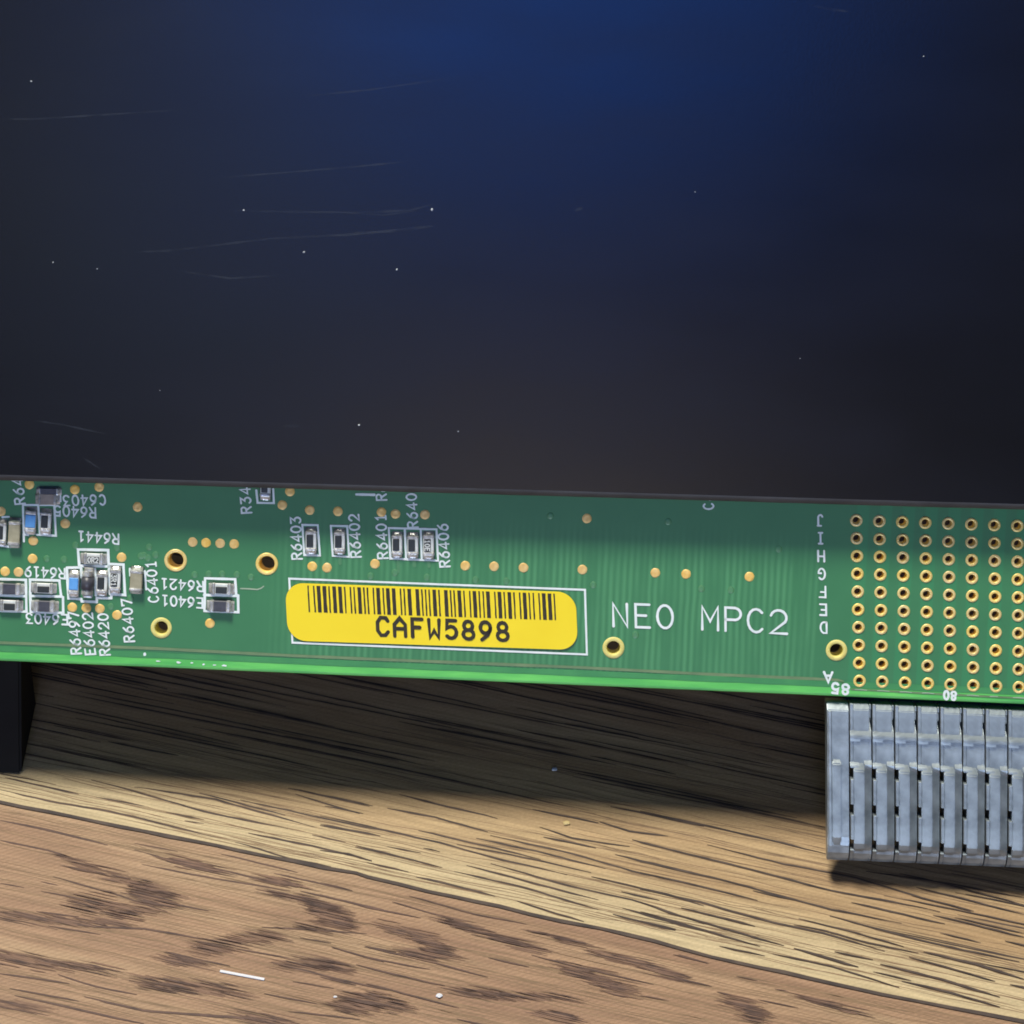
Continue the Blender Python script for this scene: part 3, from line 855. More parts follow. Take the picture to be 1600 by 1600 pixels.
# ---- gold via pads
vias = [(46, 757), (117, 765), (155, 761), (215, 792), (1.5, 799), (102, 818), (52, 845), (51, 873), (190, 871), (8, 893), (29, 894), (113, 949),
        (135, 950), (156, 951), (183, 961), (301, 847), (322, 848), (344, 849), (366, 850), (328, 974), (441, 789), (453, 768), (484, 797),
        (528, 799), (596, 800), (618, 803), (664, 804), (488, 885), (511, 887), (586, 881), (727, 884), (772, 885), (818, 887), (910, 890),
        (917, 810), (1024, 895), (1072, 897), (1171, 901)]
vm = []
for k in range(4):
    bm = bmesh.new(); N = 20
    rr = [1 + R.uniform(-0.035, 0.035) for _ in range(N)]
    c = bm.verts.new((0, 0, 0.0035))
    prev = None
    for r, z in ((0.45, 0.0045), (0.82, 0.006), (1.0, 0.001)):
        cur = [bm.verts.new((r * 7.6 * PX * rr[i] * math.cos(2 * math.pi * i / N), r * 7.6 * PX * rr[i] * math.sin(2 * math.pi * i / N), z)) for i in range(N)]
        for i in range(N):
            f = bm.faces.new((c, cur[i], cur[(i + 1) % N])) if prev is None else bm.faces.new((prev[i], cur[i], cur[(i + 1) % N], prev[(i + 1) % N]))
            f.smooth = True
        prev = cur
    vm.append(from_bm('via_pad', bm))
for x, y in vias:
    q = board_px(x, y)
    link('via_pad', R.choice(vm), M['gold'], board, (q.x, q.y, 0), (0, 0, R.uniform(0, 6)))

# ---- tented vias under the mask
tented = [(233, 855), (225, 868), (243, 867), (304, 898), (326, 897), (347, 897), (370, 898), (392, 902), (927, 914), (1096, 920), (1142, 922),
          (993, 992), (231, 872), (73, 873), (100, 874), (118, 852), (183, 856), (220, 869), (579, 900), (667, 902), (743, 906), (791, 908), (1217, 858),
          (173, 948), (204, 935), (617, 895), (1044, 815), (860, 806)]
bm = bmesh.new(); bmesh.ops.create_uvsphere(bm, u_segments=14, v_segments=8, radius=1.0)
for v in bm.verts: v.co = Vector((v.co.x * 5.2 * PX, v.co.y * 5.6 * PX, v.co.z * 0.0035))
tmm = from_bm('tented_via', bm)
for x, y in tented:
    q = board_px(x, y)
    link('tented_via', tmm, M['tented'], board, (q.x, q.y, 0), smooth=True)

# ---- silkscreen lettering: (text, first character, last character) in photo pixels
marks = [
    ('R64', (31, 783), (28, 753)), ('C6403', (160, 781), (104, 782)), ('R6405', (145, 801), (90, 798)), ('R6441', (181, 842), (127, 838)),
    ('R6419', (97, 896), (44, 893)), ('E6403', (101, 968), (46, 966)), ('R6497', (119, 1017), (115, 961)), ('E6402', (141, 1018), (137, 963)),
    ('R6420', (164, 1019), (161, 964)), ('R6407', (202, 998), (198, 941)), ('C6401', (240, 936), (236, 882)), ('R6421', (313, 916), (257, 912)),
    ('E6401', (312, 942), (258, 938)), ('R34', (385, 797), (383, 767)), ('R6403', (464, 869), (462, 813)), ('R6402', (556, 866), (553, 809)),
    ('R6401', (598, 868), (595, 809)), ('R6405', (645, 820), (642, 762)), ('R6406', (695, 881), (692, 824)), ('R6', (596, 777), (595.5, 763)),
    ('C6', (1107, 791), (1106.5, 777)),
]
for s, a, b in marks:
    S = Strokes(0.004)
    add_text(S, s, a, b, 15.5, 9.4, 2.85, jitter=0.14)
    link('designator', S.mesh('designator'), M['ink'], board)
S = Strokes(0.004)
add_text(S, 'NEO', (969, 961), (1039, 963.5), 36, 24, 4.1, jitter=0.07)
tag(link('title_word', S.mesh('title_word'), M['ink'], board), 'large white word NEO')
S = Strokes(0.004)
add_text(S, 'MPC2', (1109.5, 966), (1216.5, 971.5), 36.5, 26, 4.1, jitter=0.07)
tag(link('title_word', S.mesh('title_word'), M['ink'], board), 'large white word MPC2')
flip = (board_px(100, 803.6) - board_px(200, 807.6)).normalized()
for i, ch in enumerate('JIHGFED'):
    S = Strokes(0.004)
    a = Vector((1281, 813)).lerp(Vector((1287, 980.5)), i / 6)
    add_text(S, ch, a, a, 17, 10.5, 3.0, flip, jitter=0.14)
    link('row_letter', S.mesh('row_letter'), M['ink'], board)
S = Strokes(0.004); add_text(S, 'A', (1294, 1058), (1294, 1058), 16, 13, 3.8, flip); link('row_letter', S.mesh('row_letter'), M['ink'], board)
S = Strokes(0.004); add_text(S, '85', (1321, 1077), (1305, 1075), 15.5, 10, 4.0); link('column_number', S.mesh('column_number'), M['ink'], board)
S = Strokes(0.004); add_text(S, '80', (1490, 1087), (1478.5, 1086), 13, 7, 3.8); link('column_number', S.mesh('column_number'), M['ink'], board)


def outline(paths, w=3.2, name='silkscreen_outline', jitter=0.12):
    S = Strokes(0.0045)
    for pts, closed in paths:
        pp = [board_px(*p) for p in pts]
        out = []
        m = len(pp)
        for i in range(m if closed else m - 1):
            a, b = pp[i], pp[(i + 1) % m]
            k = max(1, int((b - a).length / (9 * PX)))
            for j in range(k): out.append(a.lerp(b, j / k))
        if not closed: out.append(pp[-1])
        S.add(out, w * PX, closed, jitter)
    return link(name, S.mesh(name), M['ink'], board)


outline([([(452, 904), (914, 921.5), (917, 1022.5), (457, 1004)], True)], 3.2, jitter=0.05)
outline([([(36.5, 789), (85, 789), (87.5, 837), (58, 835.5)], False), ([(36, 789), (37.5, 846)], False), ([(60, 791), (62.5, 834)], False), ([(37, 834.5), (44, 836)], False)], 3.2)
outline([([(60, 763), (91, 763.5)], False), ([(94, 772), (95, 783)], False)], 3.2)
outline([([(4, 808), (14, 807.5)], False), ([(0, 852.5), (17, 854.5)], False)], 3.2)
outline([([(122, 858.5), (169, 859.5), (170, 885), (124, 884)], True)], 4.2)
outline([([(104.5, 887), (124, 886.5)], False), ([(104.5, 887), (107, 935), (127, 936), (128, 939.5), (151, 940.5), (151.5, 934), (174, 934.5), (174.5, 929)], False),
         ([(170.5, 881), (193, 882), (195.5, 929.5), (174, 928.5)], False), ([(127, 888), (127.5, 902)], False), ([(148.5, 889), (150, 930)], False), ([(170.5, 884), (172, 928)], False)], 4.0)
outline([([(203, 888.5), (203.5, 899), (212, 900)], False)], 3.4)
outline([([(226.5, 892), (228.5, 921)], False)], 3.0)
outline([([(47, 905.5), (93, 907), (95.5, 931.5), (98.5, 933), (99, 957.5), (48, 956)], True), ([(48, 931), (96, 932)], False)], 4.0)
outline([([(-6, 904.5), (40.5, 906), (41, 930.5), (41.5, 955.5), (-6, 954)], False), ([(-6, 930), (41, 931.5)], False)], 4.0)
outline([([(320.5, 903.5), (367.5, 905), (369, 929), (372, 930.5), (372.5, 956.5), (319.5, 954.5)], True), ([(319, 929.5), (369, 931)], False)], 4.0)
outline([([(400.5, 766), (402.5, 785.5), (428, 786), (427, 764)], False)], 3.2)
outline([([(472.5, 820), (496.5, 820.5), (500, 868), (475.5, 867)], True)], 3.2)
outline([([(517, 821.5), (542.5, 822), (545.5, 870), (520, 868.5)], True)], 3.2)
outline([([(607.5, 825), (682, 827), (684.5, 876), (610, 872.5)], True), ([(632.5, 826), (634.5, 873.5)], False), ([(657.5, 827), (659, 874.5)], False)], 3.2)
outline([([(557, 772.5), (585, 773)], False)], 4.0, 'silkscreen_bar')

# long masked track along the lower edge and other visible tracks
S = Strokes(0.003)
p = [(-200, 996), (0, 1004), (240, 1013), (460, 1024.5), (600, 1030.5), (900, 1042.5), (1100, 1053), (1290, 1061.5), (1308, 1062.5), (1318, 1066)]
pp = []
for a, b in zip(p, p[1:]):
    for i in range(12): pp.append(board_px(*Vector(a).lerp(Vector(b), i / 12)))
S.add(pp, 4.6 * PX, False, 0.10)
link('copper_track', S.mesh('copper_track'), M['trace'], board)
S = Strokes(0.003)
p = [(1330, 1077), (1400, 1080.5), (1480, 1085), (1560, 1089), (1700, 1095)]
for a, b in zip(p, p[1:]):
    pp = [board_px(*Vector(a).lerp(Vector(b), i / 8)) for i in range(9)]
    S.add(pp, 2.6 * PX, False, 0.15)
link('copper_track', S.mesh('copper_track'), M['trace'], board)
S = Strokes(0.0045)
for x in (1345, 1380, 1415, 1450, 1520, 1556, 1592):
    y = 1077 + (x - 1330) * 0.05
    S.add([board_px(x - 9, y - 0.5), board_px(x, y - 0.5), board_px(x + 9, y + 0.6)], 1.5 * PX, False, 0.2)
link('copper_track', S.mesh('copper_track'), M['trace_light'], board)
S = Strokes(0.003)
S.add([board_px(*q) for q in ((376, 919.5), (390, 920), (402, 921), (408, 919), (412, 916))], 2.0 * PX, False, 0.2)
link('copper_track', S.mesh('copper_track'), M['trace_light'], board)
for x, y0, y1 in ((622, 876, 893), (647, 877, 884), (670, 878, 885), (531, 872, 880)):
    S = Strokes(0.003)
    S.add([board_px(x, y0), board_px(x + 0.5, y1)], 5 * PX, False, 0.1)
    link('copper_track', S.mesh('copper_track'), M['tented'], board)
# chipped white specks on the lower edge
for x, y, rx, ry in ((226, 1022, 2.6, 3.6), (279, 1035, 4.5, 2.0), (247, 1033, 4, 1.3), (300, 1035.5, 3, 1.3), (318, 1038, 2.6, 1.6), (351, 1040, 5, 1.8), (335, 1039, 3, 1.0)):
    q = board_px(x, y)
    vs = [(q.x + rx * PX * R.uniform(0.6, 1.1) * math.cos(t * math.pi / 5), q.y + ry * PX * R.uniform(0.6, 1.1) * math.sin(t * math.pi / 5), 0.0035) for t in range(10)]
    link('edge_chip', from_lists('edge_chip', vs, [tuple(range(10))]), M['ink'], board)


# ---- chip components.  Local frame: x along the part, y across, z off the board
def chip(name, x, y, ang, L, W, H, term, body, coat=None, mark=None, fillet=True, coat_w=0.62, label=None, off=-0.10):
    """x, y centre in photo pixels; ang in degrees from the board's u axis; sizes in photo pixels"""
    H *= 0.72
    q = board_px(x, y, H * PX * 0.6)
    l, w, h, t = (L - 4) * PX, (W - 1) * PX, H * PX, (term - 2) * PX
    o = link(name, box_mesh(name, -l / 2 + t * 0.5, l / 2 - t * 0.5, -w / 2, w / 2, 0.008, h, bev=0.006), body, board, (q.x, q.y, 0), (0, 0, math.radians(ang)))
    if label: o['label'] = label
    for s in (-1, 1):
        bm = bmesh.new()
        a, b = sorted((s * l / 2, s * (l / 2 - t)))
        box_into(bm, a, b, -w / 2 - 0.004, w / 2 + 0.004, 0.004, h + 0.005, bev=0.012, seg=2)
        if fillet:
            # solder fillet sloping from the end face down to the pad
            e = s * l / 2
            xs = (e - s * 0.004, e + s * 0.010, e + s * 0.026)
            zs = (h * 0.80, h * 0.28, 0.004)
            rows = []
            for xx, zz, ww in zip(xs, zs, (0.46, 0.5, 0.46)):
                rows.append([bm.verts.new((xx, yy * w, zz * (1.0 - 0.25 * abs(yy) + R.uniform(-0.08, 0.08)) + 0.001)) for yy in (-ww, -0.2, 0.2, ww)])
            low = [bm.verts.new((xx, yy * w, 0.001)) for xx, yy in ((xs[0], -0.46), (xs[2], -0.46), (xs[2], 0.46), (xs[0], 0.46))]
            for r0, r1 in zip(rows, rows[1:]):
                for i in range(3): bm.faces.new((r0[i], r0[i + 1], r1[i + 1], r1[i])).smooth = True
            bm.faces.new((rows[0][0], rows[1][0], rows[2][0], low[1], low[0]))
            bm.faces.new((rows[2][3], rows[1][3], rows[0][3], low[3], low[2]))
        link('terminal', from_bm('terminal', bm), M['tin'], o)
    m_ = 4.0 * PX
    link('painted_shade_pad', box_mesh('painted_shade_pad', -l / 2 - m_, l / 2 + m_, -w / 2 - m_ * 0.6, w / 2 + m_ * 0.6, 0.0005, 0.0022), M['shade_fill'], o)  # painted shade: dark rectangle a little larger than the chip
    if coat is not None:
        k = l / 2 - t * 1.02
        cw = w * coat_w / 2; co = w * off
        link('coating', box_mesh('coating', -k, k, co - cw, co + cw, h - 0.004, h + 0.008, bev=0.004), coat, o)
    if mark:
        S = Strokes(h + 0.0105)
        n_ = len(mark)
        for i, ch in enumerate(mark):
            cx = (i - (n_ - 1) / 2) * (l - 2 * t) / n_ * 0.92
            for pts, closed in G[ch]:
                S.add([(cx + (p[0] - 2) / 4 * (l - 2 * t) / n_ * 0.62, w * off + (p[1] - 3) / 6 * w * 0.44) for p in pts], 1.7 * PX, closed, 0.1)
        link('marking', S.mesh('marking'), M['ceramic'], o)
    return o


RB = -2.4 + 2.4      # parts are square to the board
Cc = M['ceramic']; Bk = M['coating']
chip('chip_resistor', 346, 920, 0, 35, 18, 9, 8.5, Cc, Bk)
chip('bead_or_shade_chip', 344, 947, 0, 38, 18, 13, 10, M['ferrite'])
chip('chip_resistor', 68, 919, 0, 35, 17, 9, 8, Cc, Bk)
chip('bead_or_shade_chip', 69.5, 947, 0, 38, 18, 13, 11, M['ferrite'])
chip('bead_or_shade_chip', 15, 920, 0, 40, 18, 13, 11, M['ferrite'])
chip('chip_resistor', 15, 946, 0, 36, 18, 9, 9, Cc, Bk)
chip('chip_resistor', 146, 873, 0, 36, 18, 9, 8.5, Cc, Bk, '0R2')
chip('chip_resistor', 115.5, 912, -91, 37, 17, 10, 9, M['ceramic'], M['blue'], coat_w=0.9, off=0.0, label='blue coated chip resistor at the left of the cluster')
chip('chip_resistor', 159.5, 911, -91, 35, 18, 9, 8, Cc, Bk)
chip('chip_resistor', 180, 906, -91, 38, 18, 9, 8.5, Cc, Bk, '3R1')
chip('chip_resistor', 486, 845, -88, 36, 18, 9, 8, Cc, Bk)
chip('chip_resistor', 530.5, 846, -88, 35, 18, 9, 8, Cc, Bk)
chip('chip_resistor', 620.5, 851, -88, 35, 17, 9, 8, Cc, Bk)
chip('chip_resistor', 645, 852, -88, 35, 18, 9, 8, Cc, Bk)
chip('chip_resistor', 669.5, 852, -88, 38, 18, 9, 9, Cc, Bk, '10E')
chip('chip_resistor', 71.5, 815, -91, 35, 18, 9, 8, Cc, Bk)
chip('chip_resistor', 48, 814, -92, 38, 18, 10, 9, M['ceramic'], M['blue'], coat_w=0.94, off=0.0, label='blue coated chip resistor near the black panel')
chip('chip_resistor', 1.5, 832, -91, 37, 18, 9, 8, Cc, Bk)
chip('chip_resistor', 415, 763, -90, 32, 17, 9, 9, Cc, Bk)
chip('chip_capacitor', 22.5, 833, -91, 42, 19, 15, 8, M['tan'], label='tan chip capacitor')
chip('chip_capacitor', 213, 907, -91, 38, 20, 15, 8, M['tan'], label='tan chip capacitor beside C6401')
chip('chip_capacitor', 74, 780, 2, 33, 18, 10, 7, M['dusk_tan'], label='brown chip capacitor beside the panel edge')
chip('bead_or_shade_chip', 76, 768, 2, 34, 12, 9, 5, M['ferrite'])  # dark chip added in place of the shade above the brown capacitor

# barrel-shaped bead in the third cell of the cluster
q = board_px(137, 911, 0.05)
bm = bmesh.new(); N = 20
prof = [(-0.10, 0.0), (-0.10, 0.038), (-0.096, 0.044), (0.096, 0.044), (0.10, 0.038), (0.10, 0.0)]
prof = [(-0.055, 0.0), (-0.052, 0.054), (0.052, 0.054), (0.055, 0.0)]
rings = []
for x, r in prof:
    rings.append([bm.verts.new((x, max(r, 1e-4) * math.cos(2 * math.pi * i / N), 0.056 + max(r, 1e-4) * math.sin(2 * math.pi * i / N))) for i in range(N)])
for a, b in zip(rings, rings[1:]):
    for i in range(N): bm.faces.new((a[i], a[(i + 1) % N], b[(i + 1) % N], b[i])).smooth = True
bead = link('barrel_bead', from_bm('barrel_bead', bm), M['ferrite'], board, (q.x, q.y, 0), (0, 0, math.radians(-91)))
bead['label'] = 'dark barrel bead standing between two resistors'
for s in (-1, 1):
    bm = bmesh.new()
    bmesh.ops.create_cone(bm, cap_ends=True, segments=20, radius1=0.05, radius2=0.05, depth=0.05)
    bmesh.ops.bevel(bm, geom=[e for e in bm.edges if abs(e.verts[0].co.z - e.verts[1].co.z) < 1e-6], offset=0.008, segments=2, affect='EDGES')
    bmesh.ops.rotate(bm, verts=bm.verts, cent=(0, 0, 0), matrix=Matrix.Rotation(math.pi / 2, 3, 'Y'))
    bmesh.ops.translate(bm, verts=bm.verts, vec=(s * 0.078, 0, 0.053))
    box_into(bm, min(s * 0.07, s * 0.13), max(s * 0.07, s * 0.13), -0.042, 0.042, 0.001, 0.03, bev=0.012, seg=2)
    link('terminal', from_bm('terminal', bm), M['tin'], bead)

# ---- barcode label
lc = board_px(674.5, 963)
la = board_px(445, 955.5); lb = board_px(903, 970.5)
lex = (lb - la).normalized(); lang = math.atan2(lex.y, lex.x)
lw, lh, lr = 456 * PX, 91.5 * PX, 29 * PX
pts = []
for cx, cy, a0 in ((lw / 2 - lr, lh / 2 - lr, 0), (-lw / 2 + lr, lh / 2 - lr, 90), (-lw / 2 + lr, -lh / 2 + lr, 180), (lw / 2 - lr, -lh / 2 + lr, 270)):
    for i in range(10):
        an = math.radians(a0 + 90 * i / 9)
        pts.append((cx + lr * math.cos(an), cy + lr * math.sin(an)))
bm = bmesh.new()
top = [bm.verts.new((x * 0.9985, y * 0.994, 0.0)) for x, y in pts]
bot = [bm.verts.new((x, y, -0.005)) for x, y in pts]
bm.faces.new(top)
for i in range(len(pts)): bm.faces.new((bot[i], bot[(i + 1) % len(pts)], top[(i + 1) % len(pts)], top[i]))
label = link('barcode_label', skewed(from_bm('barcode_label', bm), 0.075), M['yellow'], board, (lc.x, lc.y, 0.0125), (0, 0, lang))
label['label'] = 'yellow rounded barcode label reading CAFW5898'


def to_label(px, py):
    p = board_px(px, py) - lc
    return Vector((p.dot(lex), p.dot(Vector((-lex.y, lex.x)))))


C39 = {'C': 'wnwnnwnnn', 'A': 'wnnnnwnnw', 'F': 'nnwnwwnnn', 'W': 'wwwnnnnnn', '5': 'wnnwwnnnn', '8': 'wnnwnnwnn', '9': 'nnwwnnwnn', '*': 'nwnnwnwnn'}
RATIO = 2.2
seq = []
for ch in '*CAFW5898*':
    for i, e in enumerate(C39[ch]): seq.append((i % 2 == 0, RATIO if e == 'w' else 1.0))
    seq.append((False, 1.25))
seq.pop()
tot = sum(w for _, w in seq)
x0, x1 = to_label(483, 934).x, to_label(870, 948).x
ytop, ybot = lh / 2 - 3.2 * PX, lh / 2 - 45 * PX
sk = 0.018
vs, fs = [], []
x = x0
for bar, w in seq:
    ww = w / tot * (x1 - x0)
    if bar:
        g = -0.22 * PX
        nseg = 6; base = len(vs)
        for j in range(nseg + 1):
            yy = ytop + (ybot - ytop) * j / nseg
            o_ = 0.0
            vs.append((x - g + R.uniform(-.25, .25) * PX + o_, yy, 0.0022)); vs.append((x + ww + g + R.uniform(-.25, .25) * PX + o_, yy, 0.0022))
        for j in range(nseg): fs.append((base + 2 * j, base + 2 * j + 2, base + 2 * j + 3, base + 2 * j + 1))
    x += ww
link('barcode', skewed(from_lists('barcode', vs, fs), 0.085), M['black_ink'], label)
S = Strokes(0.0022)
ca, cb = to_label(597, 978.5), to_label(784, 986.5)
for i, ch in enumerate('cafw5898'):
    c = ca.lerp(cb, i / 7)
    for gp, closed in G[ch]:
        S.add([(c.x + (p[0] - 2) / 4 * 17 * PX, c.y + (p[1] - 3) / 6 * 28 * PX) for p in gp], 5.8 * PX, closed, 0.08)
link('label_number', skewed(S.mesh('label_number')), M['black_ink'], label)

# ---- press-fit edge connector made of grey wafers
WC = -0.012                                         # face of the wafers against the board face
ctop = board_px(1400, 1102.5, WC)
cu0 = board_px(1291.5, 1097, WC).x
PITCHU = (board_px(1574, 1111, WC).x - board_px(1326, 1099, WC).x) / 7
H0 = B0.z + cu0 * BU.z + ctop.y * BV.z + WC * BN.z               # height of the connector's top above the table
conn_m = bmesh.new()


def wz(s, height):                                   # offset w at distance s down the wafer for a given height above the table
    return (height - H0 + s * BV.z) / BN.z


box_into(conn_m, 0.16, PITCHU * 10 - 0.16, -0.02, 0.35, wz(0.02, 0.01), -0.21, bev=0.01)
connector = link('edge_connector', from_bm('edge_connector', conn_m), M['housing'], board, (cu0, ctop.y, WC), (math.radians(2.0), 0, 0))
connector.scale = (1.0, 1.065, 1.0)
connector['label'] = 'grey multi-wafer connector along the lower edge of the board'


def profile_into(bm, u0, u1, pts, bev=0.006):
    t = bmesh.new()
    f = t.faces.new([t.verts.new((u0, -s, w)) for s, w in pts])
    r = bmesh.ops.extrude_face_region(t, geom=[f])
    for v in r['geom']:
        if isinstance(v, bmesh.types.BMVert): v.co.x = u1
    bmesh.ops.recalc_face_normals(t, faces=t.faces)
    if bev: bmesh.ops.bevel(t, geom=[e for e in t.edges if e.calc_face_angle(0) > 0.5], offset=bev, segments=2, affect='EDGES')
    tmp = bpy.data.meshes.new('tmp'); t.to_mesh(tmp); t.free()
    bm.from_mesh(tmp); bpy.data.meshes.remove(tmp)


def wafer_mesh(first):
    bm = bmesh.new()
    g = 0.0048
    a, b = g, PITCHU - g
    nx = PITCHU * 0.145                               # width of the side notches
    tip = [(1.08, 0.0), (1.15, -0.010), (1.215, -0.035), (1.265, -0.075), (1.295, -0.12)]
    under = [(1.302, -0.16), (1.25, -0.19), (0.30, -0.19), (0.0, -0.22)]
    if first:
        profile_into(bm, a, b, [(0, -0.046), (0.058, 0.0)] + tip + under)
        profile_into(bm, a + PITCHU * 0.20, a + PITCHU * 0.60, [(0.446, -0.004), (0.484, 0.025), (0.51, 0.026), (1.08, 0.024), (1.17, -0.02)], bev=0.008)
        box_into(bm, a + PITCHU * 0.02, a + PITCHU * 0.20, -1.16, -0.06, -0.02, 0.012, bev=0.006)
        return bm
    # body right of the notch column
    nr = PITCHU * 0.10
    profile_into(bm, a + nx, b - nr, [(0, -0.030), (0.046, 0.0)] + tip + under)
    # right margin, with the slot near the top left open
    profile_into(bm, b - nr, b, [(0.245, -0.006), (0.25, 0.0)] + tip + under, bev=0.004)
    box_into(bm, b - nr, b, -0.045, 0.0, -0.30, -0.002, bev=0.006)
    box_into(bm, b - nr, b - nr * 0.2, -0.115, -0.045, -0.30, -0.006, bev=0.006)
    # left strip, interrupted by three notches
    notches = [(0.515, 0.60), (0.805, 0.888), (1.09, 1.172)]
    s = 0.0
    for n0, n1 in notches:
        box_into(bm, a, a + nx + 0.002, -n0, -s, -0.18, -0.001 if s == 0 else 0.034, bev=0.004)
        if s == 0:
            pass
        s = n1
    profile_into(bm, a, a + nx + 0.002, [(s, -0.004), (s + 0.012, 0.004)] + [t_ for t_ in tip if t_[0] > s + 0.02] + [(1.302, -0.16), (1.25, -0.185), (s, -0.185)], bev=0.003)
    # lip across the wafer and its short shelf
    profile_into(bm, a, b - 0.004, [(0.203, -0.008), (0.249, 0.0215), (0.276, 0.0215), (0.280, -0.01)], bev=0.004)
    profile_into(bm, a, a + PITCHU * 0.45, [(0.270, -0.01), (0.270, 0.018), (0.300, 0.016), (0.304, -0.01)], bev=0.003)
    # raised rib and the shoulder at its top
    profile_into(bm, a + nx, a + PITCHU * 0.63, [(0.464, -0.006), (0.530, 0.035), (0.56, 0.036), (1.12, 0.036), (1.165, 0.012), (1.20, -0.03)], bev=0.009)
    profile_into(bm, a, a + PITCHU * 0.40, [(0.460, -0.006), (0.494, 0.020), (0.512, 0.020), (0.516, -0.01)], bev=0.004)
    t = bmesh.new()                                   # shoulder falling away to the right of the rib
    ua, ub = a + PITCHU * 0.62, b
    rows = [(0.444, -0.006, -0.006), (0.482, 0.023, 0.022), (0.505, 0.025, 0.018), (0.535, 0.028, 0.006), (1.12, 0.030, 0.002), (1.16, 0.008, -0.006), (1.2, -0.04, -0.04)]
    L_ = [t.verts.new((ua, -r[0], r[1])) for r in rows]; R_ = [t.verts.new((ub, -r[0], r[2])) for r in rows]
    for i in range(len(rows) - 1): t.faces.new((L_[i], L_[i + 1], R_[i + 1], R_[i]))
    r = bmesh.ops.extrude_face_region(t, geom=t.faces[:])
    for v in r['geom']:
        if isinstance(v, bmesh.types.BMVert): v.co.z -= 0.05
    bmesh.ops.recalc_face_normals(t, faces=t.faces)
    tmp = bpy.data.meshes.new('tmp'); t.to_mesh(tmp); t.free()
    bm.from_mesh(tmp); bpy.data.meshes.remove(tmp)
    return bm


w_first = skewed(from_bm('wafer', wafer_mesh(True)))
w_next = skewed(from_bm('wafer', wafer_mesh(False)))
for i in range(10):
    me = w_first if i == 0 else w_next
    o = link('wafer', me, M['zinc'], connector, (i * PITCHU, 0, 0))
    if i == 0: o['label'] = 'plain end wafer at the left of the connector'

# ------------------------------------------------------------------ black panel lying over the upper part of the board
PH = 0.175                                           # clearance over the board
PT = 0.10
pl = board_px(0, 751, PH + PT); pr = board_px(1600, 797, PH + PT)
pdir = (pr - pl).normalized()
panel = bpy.data.objects.new('cover_panel', None)
col.objects.link(panel)
pc = (pl + pr) / 2
pm = Matrix((BU, BV, BN)).transposed().to_4x4()
panel.matrix_world = Matrix.Translation(B0 + BU * pc.x + BV * pc.y + BN * PH) @ pm @ Matrix.Rotation(math.atan2(pdir.y, pdir.x), 4, 'Z')
tag(panel, 'large black satin panel with fine scratches, covering the upper part of the green circuit board', 'panel')
bm = bmesh.new()
box_into(bm, -6.9, 6.9, 0.049, 6.6, 0.0, PT, bev=0.0)
link('sheet', from_bm('sheet', bm), M['panel'], panel)
# rounded front edge in a paler black than the sheet
prof = [(0.0349, PT - 0.0005), (0.030, PT - 0.003), (0.004, PT - 0.020), (0.0, PT - 0.030), (0.0, 0.012), (0.0349, 0.0005)]
prof = [(a * 1.4, b) for a, b in prof]
vs, fs = [], []
NS = 80
for i in range(NS + 1):
    u = -6.9 + 13.8 * i / NS
    for v, w in prof: vs.append((u, v + R.uniform(-0.001, 0.001), w))
k = len(prof)
for i in range(NS):
    for j in range(k - 1): fs.append((i * k + j, i * k + j + 1, (i + 1) * k + j + 1, (i + 1) * k + j))
me = from_lists('front_edge', vs, fs)
bm = bmesh.new(); bm.from_mesh(me); bmesh.ops.recalc_face_normals(bm, faces=bm.faces); bm.to_mesh(me); bm.free()
link('front_edge', me, M['panel_edge'], panel, smooth=True)
# spacers that carry the panel on the board, hidden under it
for su in (-5.5, 5.5):
    for sv in (2.0, 5.5):
        link('spacer', box_mesh('spacer', su - 0.25, su + 0.25, sv - 0.25, sv + 0.25, -PH, 0.0), M['housing'], panel)

pinv = panel.matrix_world.inverted()


def panel_px(px, py):
    d = ray(px, py)
    o = B0 + BN * (PH + PT)
    t = (o - CAM).dot(BN) / d.dot(BN)
    return (pinv @ (CAM + d * t)).xy


def scratch_material():
    m, n, l, b = mat('scuffed_film', (0.10, 0.12, 0.15), 0.5)
    tr = n.new('ShaderNodeBsdfTransparent')
    mx = n.new('ShaderNodeMixShader')
    tc = n.new('ShaderNodeTexCoord')
    nz = n.new('ShaderNodeTexNoise'); nz.inputs['Scale'].default_value = 5.0; nz.inputs['Detail'].default_value = 6.0
    l.new(tc.outputs['Object'], nz.inputs['Vector'])
    mr = n.new('ShaderNodeMapRange'); mr.inputs['From Min'].default_value = 0.35; mr.inputs['From Max'].default_value = 0.75
    mr.inputs['To Min'].default_value = 0.02; mr.inputs['To Max'].default_value = 0.20
    l.new(nz.outputs['Fac'], mr.inputs[0]); l.new(mr.outputs[0], mx.inputs[0])
    l.new(tr.outputs[0], mx.inputs[1]); l.new(b.outputs[0], mx.inputs[2])
    l.new(mx.outputs[0], n['Material Output'].inputs['Surface'])
    return m


